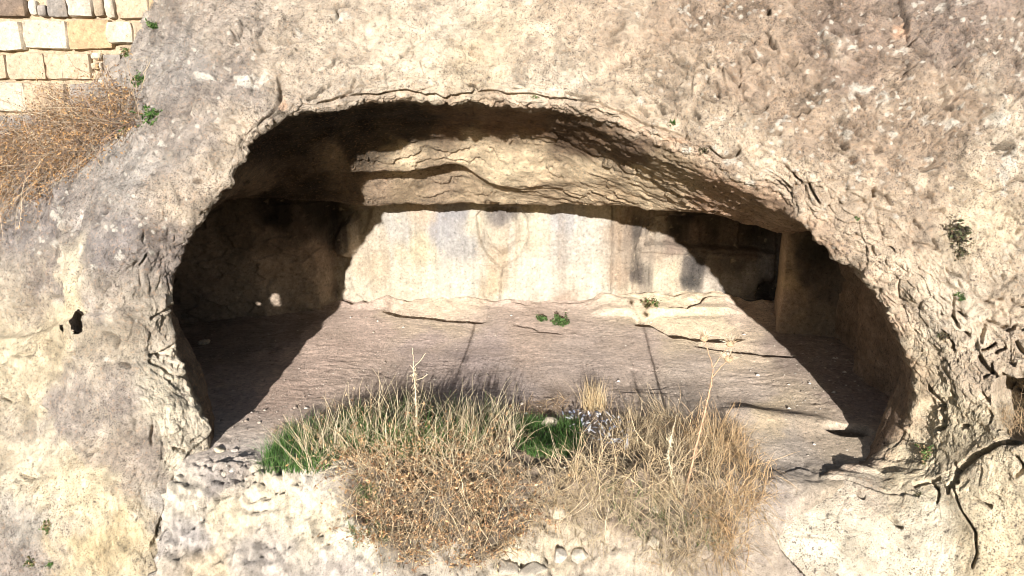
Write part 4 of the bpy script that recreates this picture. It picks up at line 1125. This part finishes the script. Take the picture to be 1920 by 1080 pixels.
q = np.concatenate([scatter([(660, 925), (700, 905), (720, 950), (680, 960)], 160, 31), scatter([(655, 990), (720, 985), (730, 1020), (660, 1030)], 120, 32), scatter([(1120, 900), (1260, 930), (1380, 1000), (1380, 1040), (1150, 1000)], 260, 33)])
p = floor_pts(q); n = len(p)
g.ribbons(p, updirs(n, 34, .6, (0, -.3, 0)), np.random.default_rng(35).uniform(.06, .16, n), .005, colmix(n, GREEN, 36, .25), .5, 4, seed=37)
o = g.build('green_grass'); tag(o, 'patches of short fresh green grass among the dry grass', 'grass', kind='stuff')

g = Strands()
tufts(g, [(540, 850), (630, 805), (700, 785), (800, 778), (900, 786), (985, 808), (970, 850), (860, 880), (700, 880), (580, 880)], 95, 17, 41, (0, -.05, 1), (.2, .66), .0066, PALE + STRAW[:2], .45, .06, .36, .42)
# lodged straw on the right
def rightcol(x, y, r):
    if x > 1270 and r.random() < sstep(1250, 1400, np.array(x)) : return RUST
    if y > 930: return [(.50, .40, .26), (.40, .31, .2), (.58, .48, .32)]
    return STRAW
tufts(g, [(1010, 870), (1080, 855), (1120, 830), (1160, 805), (1240, 780), (1330, 785), (1390, 830), (1445, 905), (1440, 935), (1405, 960), (1400, 1010), (1415, 1045), (1250, 1050), (1120, 1000), (1010, 960)], 190, 22, 51, (0, -.5, .5), (.2, .55), .0058, STRAW, .95, .07, .55, .5, rightcol)
tufts(g, [(1160, 800), (1240, 775), (1330, 785), (1395, 840), (1430, 900), (1300, 880), (1180, 850)], 45, 20, 61, (0, 0, 1), (.2, .42), .0045, STRAW, .3, .05, .3, .3, rightcol)
# thin grass around the edges and under the bush
q = scatter([(640, 860), (1000, 860), (1080, 940), (1000, 1030), (880, 1060), (720, 1060), (640, 960)], 1500, 71)
p = floor_pts(q); n = len(p); r = np.random.default_rng(72)
dd = r.normal(0, .8, (n, 3)); dd[:, 2] = r.uniform(.1, .9, n); dd[:, 1] -= .6
g.ribbons(p, dd, r.uniform(.12, .34, n), r.uniform(.0025, .0045, n), colmix(n, STRAW, 73) * .9, .6, 6, .3, seed=74)
q = scatter([(500, 810), (640, 760), (940, 765), (1060, 745), (1060, 780), (900, 790), (640, 790), (520, 850)], 700, 75)
p = floor_pts(q); n = len(p); r = np.random.default_rng(76)
dd = r.normal(0, .9, (n, 3)); dd[:, 2] = r.uniform(.1, .8, n)
g.ribbons(p, dd, r.uniform(.06, .2, n), r.uniform(.0025, .0045, n), colmix(n, RUST, 77), .5, 5, .3, seed=78)
q = scatter([(1000, 940), (1120, 900), (1150, 1060), (1000, 1070)], 260, 79)
p = floor_pts(q); n = len(p); r = np.random.default_rng(80)
dd = r.normal(0, .8, (n, 3)); dd[:, 2] = r.uniform(.2, .9, n); dd[:, 1] -= .5
g.ribbons(p, dd, r.uniform(.08, .25, n), .003, colmix(n, STRAW, 81), .6, 5, .3, seed=82)
o = g.build('dry_grass'); tag(o, 'tangled straw coloured dry grass growing on the ledge before the cave', 'grass', kind='stuff')

# ------------------------------------------------------------------ brown leafy bush in front
def leafy(name, label, cat, stems, seed, leafcol, leafsize, per, stemcol, group=None, sw=.004, segs=7, droop=.6, curl=.35, jit=.02, lo=.25):
    """stems = (bases, dirs, lengths)"""
    b, d, L = stems
    root = empty(name, tuple(b.mean(0)))
    tag(root, label, cat, group)
    s = Strands()
    P = s.ribbons(b, d, L, sw, colmix(len(b), stemcol, seed), droop, segs, curl, .4, seed + 1)
    s.build('stems', root)
    r = np.random.default_rng(seed + 2)
    n = int(len(b) * per)
    i = r.integers(0, len(b), n); t = r.uniform(lo, 1, n) * segs
    k = np.minimum(t.astype(int), segs - 1); u = (t - k)[:, None]
    pos = P[i, k] * (1 - u) + P[i, k + 1] * u + r.normal(0, jit, (n, 3))
    l = Strands()
    l.leaves(pos, r.uniform(.5, 1.2, n) * leafsize, colmix(n, leafcol, seed + 3, .2), seed + 4)
    l.build('leaves', root)
    return root
q = np.concatenate([scatter([(610, 790), (680, 770), (720, 850), (660, 900), (610, 860)], 110, 91), scatter([(700, 830), (800, 800), (930, 800), (1000, 880), (1010, 950), (960, 1030), (880, 1065), (740, 1065), (690, 1020), (670, 900)], 1300, 92)])
q = q[noise(np.stack([q[:, 0] / 55, q[:, 1] / 45, 0 * q[:, 0]], -1), 1, 5.5) > -.22]
p = floor_pts(q); n = len(p); r = np.random.default_rng(93)
dd = r.normal(0, .7, (n, 3)); dd[:, 2] = r.uniform(.5, 1.2, n); dd[:, 1] -= .55; dd[:, 0] += (q[:, 0] - 830) / 300
bush = leafy('dry_bush', 'large withered bush with small brown leaves spilling over the ledge', 'bush', (p, dd, r.uniform(.15, .55, n)), 94, LEAFB, .0175, 7, [(.46, .34, .20), (.56, .46, .30), (.36, .25, .15)], sw=.005, droop=.65, jit=.008)

def long_stems(root, poly, n0, seed, drift, lens, wid, cols, droop):
    q = scatter(poly, n0, seed); p = floor_pts(q); n = len(p); r = np.random.default_rng(seed + 1)
    dd = r.normal(0, .55, (n, 3)) + np.array(drift)
    t = Strands(); t.ribbons(p, dd, r.uniform(*lens, n), wid * r.uniform(.6, 1.6, n), colmix(n, cols, seed + 2, .25), droop * r.uniform(.3, 1.3, n), 9, .6, .4, seed + 3)
    return t.build('long_stems', root)
long_stems(bush, [(700, 830), (800, 805), (930, 810), (980, 880), (900, 960), (720, 960), (680, 900)], 420, 940, (0, -.9, .55), (.3, .75), .0045, [(.62, .50, .33), (.70, .60, .42), (.46, .33, .2)], 1.3)
# withered shrub under the masonry
q = scatter([(255, 165), (270, 225), (225, 262), (150, 320), (90, 350), (20, 400), (-90, 430), (-120, 330), (-20, 280), (80, 235), (170, 180), (215, 160)], 2300, 95)
q = q[noise(np.stack([q[:, 0] / 45, q[:, 1] / 35, 0 * q[:, 0]], -1), 1, 8.5) > -.2]
p = floor_pts(q); n = len(p); r = np.random.default_rng(96)
dd = r.normal(0, .95, (n, 3)); dd[:, 1] -= .8; dd[:, 0] -= .4; dd[:, 2] += .2
shrub = leafy('dry_shrub', 'thick withered shrub with brown leaves hanging below the stone block wall', 'shrub', (p, dd, r.uniform(.2, .85, n)), 97, [(.52, .31, .14), (.44, .25, .11), (.58, .38, .20), (.30, .17, .09)], .017, 10, [(.36, .26, .18), (.50, .40, .29), (.20, .145, .11)], sw=.007, droop=.8, segs=8, curl=.6)

long_stems(shrub, [(270, 165), (275, 230), (200, 270), (100, 330), (0, 330), (60, 250), (180, 180)], 420, 950, (-.9, -.75, .0), (.5, 1.3), .007, [(.40, .30, .21), (.58, .47, .33), (.24, .17, .13)], 1.2)
# ------------------------------------------------------------------ tall tuft, stalk and thistle
def tube(path, rad, sides=6):
    path = np.array(path, float); n = len(path)
    rad = np.broadcast_to(rad, n)
    V = []
    for i in range(n):
        t = path[min(i + 1, n - 1)] - path[max(i - 1, 0)]; t /= np.linalg.norm(t) + 1e-9
        a = np.cross(t, [0.3, 1, .2]); a /= np.linalg.norm(a); b = np.cross(t, a)
        for k in range(sides):
            an = 2 * math.pi * k / sides
            V.append(path[i] + rad[i] * (math.cos(an) * a + math.sin(an) * b))
    F = [(i * sides + k, i * sides + (k + 1) % sides, (i + 1) * sides + (k + 1) % sides, (i + 1) * sides + k) for i in range(n - 1) for k in range(sides)]
    return np.array(V), np.array(F)
def wavy(a, b, n, amp, seed):
    r = np.random.default_rng(seed)
    t = np.linspace(0, 1, n)[:, None]
    w = np.cumsum(r.normal(0, amp, (n, 3)), 0); w -= t * w[-1]
    return np.array(a) * (1 - t) + np.array(b) * t + w
p0, _ = hit(1112, 768); r = np.random.default_rng(110); n = 170
s = Strands(); b = p0 + r.normal(0, 1, (n, 3)) * np.array([.07, .05, 0])
s.ribbons(b, updirs(n, 111, .2, (0, -.05, 0)), r.uniform(.2, .42, n), .0035, colmix(n, [(.66, .50, .28), (.60, .42, .22), (.72, .58, .36)], 112), .12, 6, .2, seed=113)
o = s.build('dry_grass_tuft'); tag(o, 'upright golden dry grass tuft behind the scattered grey feathers', 'grass tuft')

def stalk(name, label, cat, base_px, Yoff, joints, heads, rad, col, seed, headr=.02):
    b, _ = hit(*base_px)
    root = empty(name, tuple(b)); tag(root, label, cat)
    Y = b[1] + Yoff
    fork = w_at(*joints[-1], Y)
    pts = [b - np.array([0, 0, .04])]
    for k, j in enumerate(joints):
        pts.append(w_at(*j, b[1] + Yoff * (k + 1) / len(joints)))
    path = np.concatenate([wavy(pts[i], pts[i + 1], 7, .002, seed + i)[:-1] for i in range(len(pts) - 1)] + [pts[-1:]])
    V, F = tube(path, np.linspace(rad, rad * .5, len(path)))
    mesh_np('stem', V - np.array(root.location), F, M_PLANT, np.ones_like(V) * np.array(col), parent=root)
    r = np.random.default_rng(seed)
    for k, (hx, hy, fx, fy, dy) in enumerate(heads):
        f, h = w_at(fx, fy, Y), w_at(hx, hy, Y + dy)
        pp = wavy(f, h, 8, .003, seed + 20 + k)
        V, F = tube(pp, np.linspace(rad * .45, rad * .35, 8), 5)
        br = mesh_np('branch', V - np.array(root.location), F, M_PLANT, np.ones_like(V) * np.array(col), parent=root)
        if headr > 0:
            # spiny seed head: core and bracts
            S2 = Strands(); m = 70
            d = r.normal(size=(m, 3)); d /= np.linalg.norm(d, axis=1, keepdims=True); d[:, 2] = np.abs(d[:, 2]) * 1.0 + .05
            S2.ribbons(np.repeat(h[None], m, 0) + d * headr * .4, d, headr * r.uniform(.8, 1.35, m), .0065, colmix(m, [(.78, .64, .46), (.62, .46, .30), (.82, .74, .60)], seed + 40 + k), .0, 3, .1, .1, seed + 50 + k)
            ub, vb = np.meshgrid(np.linspace(0, math.pi, 9), np.linspace(0, 2 * math.pi, 13))
            sp = h + headr * .62 * np.stack([np.sin(ub) * np.cos(vb), np.sin(ub) * np.sin(vb), np.cos(ub) * .9], -1)
            idx = np.arange(13 * 9).reshape(13, 9)
            ff = np.stack([idx[:-1, :-1], idx[:-1, 1:], idx[1:, 1:], idx[1:, :-1]], -1).reshape(-1, 4) + S2.n
            S2.V.append(sp.reshape(-1, 3)); S2.F.append(ff); S2.C.append(np.ones((117, 3)) * np.array([.58, .42, .27])); S2.n += 117
            S2.build('seed_head', root)
    # shrivelled leaves along the stem
    m = 170
    t = r.uniform(.05, .85, m) * (len(path) - 1); k = t.astype(int); u = (t - k)[:, None]
    pos = path[k] * (1 - u) + path[np.minimum(k + 1, len(path) - 1)] * u
    S3 = Strands(); d = r.normal(0, 1, (m, 3)); d[:, 2] -= .6
    S3.ribbons(pos, d, r.uniform(.02, .07, m), r.uniform(.004, .010, m), colmix(m, [col, tuple(np.array(col) * .8), tuple(np.minimum(1, np.array(col) * 1.15))], seed + 70), .6, 4, .5, .3, seed + 71)
    S3.build('withered_leaves', root)
    return root
stalk('thistle', 'tall dry thistle with three spiny seed heads rising from the straw', 'thistle', (1284, 928), .10, [(1302, 850), (1318, 790), (1334, 720), (1337, 692)],
      [(1320, 634, 1336, 688, 0), (1369, 644, 1338, 690, .03), (1366, 673, 1334, 708, -.04)], .012, (.58, .39, .25), 120, .058)
stalk('dry_stalk', 'single tall pale stalk standing in the green and straw mound', 'dry plant', (782, 830), .12, [(780, 770), (777, 710), (775, 680)],
      [(773, 652, 775, 685, 0), (798, 662, 776, 690, .02), (802, 702, 778, 716, -.02)], .009, (.66, .55, .38), 160, 0)
stalk('bent_stem', 'thin bent pale stem left of the tall thistle', 'dry plant', (1290, 945), -.05, [(1262, 905), (1254, 860), (1258, 820), (1263, 800)], [(1270, 775, 1262, 802, 0)], .006, (.70, .60, .42), 190, 0)

# ------------------------------------------------------------------ small plants on the rock
SMALL = [  # px, py, radius px, kind, name, label
    (1793, 438, 24, 'dull', 'rock_plant', 'dark half withered plant rooted in a crack, right of the cave'),
    (1800, 470, 15, 'dull', 'rock_plant', 'small dark twiggy plant hanging just below the larger withered one'),
    (1262, 233, 11, 'green', 'rock_plant', 'little green plant in the rock just above the arch'),
    (1321, 283, 12, 'dull', 'rock_plant', 'little faded plant at the right shoulder of the arch'),
    (1803, 555, 13, 'green', 'rock_plant', 'small round green plant on the flaky rock at right'),
    (1768, 629, 12, 'dull', 'rock_plant', 'low grey green plant on the flaky rock, lower right'),
    (1741, 855, 22, 'mixed', 'rock_plant', 'straggly plant with dry stalks on the yellow rock, lower right'),
    (1000, 182, 7, 'green', 'rock_plant', 'tiny green sprout above the middle of the arch'),
    (1607, 409, 6, 'green', 'rock_plant', 'tiny green sprout near the right side of the arch'),
    (90, 988, 14, 'mixed', 'rock_plant', 'small green plant on the yellow rock at lower left'),
    (60, 1056, 13, 'mixed', 'rock_plant', 'low green plant in the bottom left corner'),
    (95, 1058, 10, 'green', 'rock_plant', 'small green leaves at the bottom edge, left corner'),
    (289, 52, 15, 'green', 'rock_plant', 'green plant at the top of the rock beside the block wall'),
    (240, 104, 13, 'mixed', 'rock_plant', 'green plant at the foot of the stone block wall'),
    (262, 152, 14, 'green', 'rock_plant', 'green leaves above the withered shrub'),
    (288, 222, 20, 'green', 'rock_plant', 'bright green plant at the right end of the withered shrub'),
    (238, 245, 16, 'mixed', 'rock_plant', 'green leaves growing through the lower end of the withered shrub'),
    (1014, 600, 14, 'leafy', 'floor_plant', 'lower left half of the green plant pair on the cave floor'),
    (1050, 608, 19, 'leafy', 'floor_plant', 'fuller dark green plant on the cave floor'),
    (1222, 573, 17, 'mixed', 'floor_plant', 'thin sprig at the foot of the lit back wall'),
    (1722, 925, 8, 'dull', 'rock_plant', 'tiny dry plant in the crack, lower right')]
for k, (x, y, rp, kd, nm, lb) in enumerate(SMALL):
    p0, nn = hit(x, y); r = np.random.default_rng(300 + k)
    sc = rp * p0[1] / FPX
    n = int(14 + rp * 1.6)
    b = p0 + r.normal(0, .35, (n, 3)) * sc
    b = b - nn * ((b - p0) @ nn)[:, None] - nn * .01
    d = r.normal(0, .8, (n, 3)) + nn * .9 + np.array([0, 0, .5 if kd != 'dull' else -.1])
    lc = {'green': GREEN, 'leafy': [(.07, .14, .035), (.05, .10, .03), (.11, .19, .06)], 'dull': [(.10, .09, .05), (.16, .11, .07), (.06, .05, .04), (.11, .12, .06)], 'mixed': [(.10, .17, .05), (.40, .30, .17), (.14, .20, .07), (.30, .21, .12)]}[kd]
    leafy(nm, lb, 'plant', (b, d, r.uniform(.5, 1.15, n) * sc), 320 + 7 * k, lc, sc * .17 + .003, 7, [(.30, .24, .15), (.20, .18, .09)], None, .003, 4, .3, .3, sc * .08, .3)
# withered twigs in the hollow
p0 = w_at(1900, 780, 5.36); nn = np.array([-.5, -.86, 0]); r = np.random.default_rng(400); n = 110
b = p0 + r.normal(0, 1, (n, 3)) * np.array([.05, .05, .05]); d = r.normal(0, .9, (n, 3)) + np.array([-.35, -.3, .15])
leafy('withered_twigs', 'ball of bare withered twigs in the hollow at the right edge', 'dry plant', (b, d, r.uniform(.10, .30, n)), 401, [(.40, .28, .16), (.30, .2, .12)], .006, 3, [(.52, .38, .23), (.44, .31, .19)], None, .004, 8, 1.2, .8, .01)

# ------------------------------------------------------------------ loose stones
def stone(px, py, w, h, label, col, seed, name='loose_stone', flat=1.0, group=None):
    p0, nn = hit(px, py + h * .3)
    sc = p0[1] / FPX / .97
    n, m = 24, 17
    u, v = np.meshgrid(np.linspace(0, 2 * math.pi, n + 1)[:-1], np.linspace(0, math.pi, m))
    D = np.stack([np.cos(u) * np.sin(v), np.sin(u) * np.sin(v), np.cos(v)], -1)
    off = np.random.default_rng(seed).uniform(0, 80, 3)
    rs = np.random.default_rng(seed + 900)
    pn = rs.normal(size=(13, 3)); pn /= np.linalg.norm(pn, axis=1, keepdims=True); pd_ = rs.uniform(.68, 1.0, 13)
    rr = np.full(D.shape[:2], 1.18)
    for a_n, a_d in zip(pn, pd_):
        dt = D @ a_n
        rr = np.where(dt > .05, np.minimum(rr, a_d / np.maximum(dt, .05)), rr)
    rr = rr * (1 + .05 * fbm(D + off, 3, 3, .5))
    P = D * rr[..., None] * np.array([w * sc / 2, (w + h) * sc / 4 * flat, h * sc / 2])
    idx = np.arange(n * m).reshape(m, n); nx = np.roll(idx, -1, 1)
    F = np.stack([idx[:-1], idx[1:], nx[1:], nx[:-1]], -1).reshape(-1, 4)
    c = np.ones((m * n, 3)) * np.array(col) * (1 + .25 * fbm(D + off, 2, 3, .5).reshape(-1, 1))
    o = mesh_np(name, P, F, M_STONE, c)
    o.location = p0 + np.array([0, 0, h * sc * .06]); o.rotation_euler = (rs.uniform(-.2, .2), rs.uniform(-.2, .2), rs.uniform(0, 1))
    tag(o, label, 'stone', group)
    return o
CS = (.60, .52, .41)
stone(1045, 956, 32, 28, 'pale rounded stone lying in the straw below the green patch', CS, 1)
stone(1051, 1036, 30, 30, 'left one of two pale stones side by side at the bottom', (.62, .56, .48), 2)
stone(1086, 1034, 32, 30, 'right one of two pale stones side by side at the bottom', (.60, .54, .45), 3)
stone(1030, 789, 38, 24, 'cream stone beside the bright green grass patch', (.60, .52, .40), 4)
stone(382, 640, 26, 12, 'flat pale stone on the shaded floor at left', (.50, .42, .34), 5)
stone(412, 841, 24, 12, 'flat pale stone at the foot of the left jamb', (.74, .64, .48), 6)
stone(441, 842, 16, 10, 'small grey stone just right of the flat stone by the left jamb', (.56, .50, .44), 7)
stone(421, 886, 13, 12, 'small cream stone on the gravel left of the grass', (.58, .52, .43), 8)
stone(435, 880, 12, 11, 'small white stone on the gravel left of the grass', (.60, .56, .5), 9)
stone(1234, 950, 22, 14, 'half buried grey stone in the straw below the thistle', (.60, .53, .44), 10)
stone(1225, 1012, 30, 16, 'low pale stone at the bottom among dry grass', (.66, .58, .46), 11)
stone(1421, 702, 8, 7, 'small white pebble on the open floor right of the thistle', (.80, .74, .64), 12)
stone(1881, 826, 10, 9, 'small round stone in the crack under the withered twigs', (.56, .44, .32), 13)
stone(1000, 1062, 60, 22, 'long pale stone at the bottom centre', (.56, .50, .41), 14)
stone(940, 1058, 70, 24, 'long pale stone at the bottom edge under the brown bush', (.52, .46, .38), 15)

# pebbles: far too many and too small to pick apart
rp = np.random.default_rng(500)
cand = FV.reshape(-1, 3); cpx, cpy = to_px(cand)
wgt = .10 + 1.0 * np.exp(-((cpx - 1570) / 90) ** 2 - ((cpy - 690) / 60) ** 2) + 1.3 * np.exp(-((cpx - 440) / 50) ** 2 - ((cpy - 870) / 35) ** 2) + .4 * np.exp(-((cpx - 520) / 90) ** 2 - ((cpy - 760) / 60) ** 2)
wgt *= (cand[:, 1] > 5.9) & (cand[:, 1] < 11.6) & (np.abs(cand[:, 0]) < 4.6)
sel = rp.choice(len(cand), 2600, replace=False, p=wgt / wgt.sum())
oct_v = np.array([(1, 0, 0), (-1, 0, 0), (0, 1, 0), (0, -1, 0), (0, 0, 1), (0, 0, -1)], float)
oct_f = np.array([(0, 2, 4), (2, 1, 4), (1, 3, 4), (3, 0, 4), (2, 0, 5), (1, 2, 5), (3, 1, 5), (0, 3, 5)])
sz = .004 + .010 * rp.random(2600) ** 3 + .018 * (rp.random(2600) < .03)
PV = cand[sel][:, None] + oct_v[None] * sz[:, None, None] * rp.uniform(.6, 1.4, (2600, 6, 1)) * np.array([1.2, 1.1, .7])
PF = oct_f[None] + (np.arange(2600) * 6)[:, None, None]
PCc = np.repeat(np.array([(.62, .54, .45), (.46, .38, .31), (.72, .66, .58), (.36, .29, .24)])[rp.integers(0, 4, 2600)], 6, 0)
o = mesh_np('pebbles', PV.reshape(-1, 3), PF.reshape(-1, 3), M_STONE, PCc, smooth=False)
tag(o, 'small pebbles and chips strewn over the cave floor', 'pebbles', kind='stuff')

# ------------------------------------------------------------------ feathers of a bird
def feather_pts(p, L, w, d, seed):
    r = np.random.default_rng(seed)
    t = np.linspace(0, 1, 6)
    side = np.cross(d, [0, -.6, .8]); side /= np.linalg.norm(side)
    up = np.cross(side, d)
    prof_ = np.array([.12, .8, 1, .9, .6, .08]) * w / 2
    mid = p + d * (t * L)[:, None] + up * (np.sin(t * 2.6) * L * .16)[:, None]
    V = np.stack([mid - side * prof_[:, None], mid + up * .002, mid + side * prof_[:, None]], 1).reshape(-1, 3)
    F = []
    for i in range(5):
        F += [(i * 3, i * 3 + 1, i * 3 + 4, i * 3 + 3), (i * 3 + 1, i * 3 + 2, i * 3 + 5, i * 3 + 4)]
    return V, np.array(F)
fv, ff, fc, nn_ = [], [], [], 0
rf = np.random.default_rng(600)
q = np.concatenate([scatter([(1055, 785), (1085, 778), (1130, 785), (1180, 800), (1190, 830), (1150, 845), (1110, 830), (1075, 815)], 120, 601)])
fp = floor_pts(q)
for k, p0 in enumerate(fp):
    d = rf.normal(size=3); d[2] = abs(d[2]) * .5 + .1; d /= np.linalg.norm(d)
    V, F = feather_pts(p0 + np.array([0, 0, .03 + .05 * rf.random()]), rf.uniform(.03, .075), rf.uniform(.012, .024), d, k)
    fv.append(V); ff.append(F + nn_); nn_ += len(V)
    fc.append(np.ones((len(V), 3)) * np.array([(.62, .62, .64), (.34, .36, .42), (.74, .72, .70), (.20, .22, .28), (.5, .5, .54)][rf.integers(0, 5)]))
o = mesh_np('feathers', np.concatenate(fv), np.concatenate(ff), M_PLANT, np.concatenate(fc))
tag(o, 'scattered small grey and white feathers of a bird in the grass', 'feathers', kind='stuff')
p0, _ = hit(1172, 845)
V, F = feather_pts(np.array([0, 0, 0.]), .13, .035, np.array([.15, .1, .98]), 0)
o = mesh_np('feather', V, F, M_PLANT, np.ones((len(V), 3)) * np.array([.40, .43, .50]))
o.location = p0 + np.array([0, -.03, .02]); tag(o, 'large upright grey wing feather in front of the small ones', 'feather')
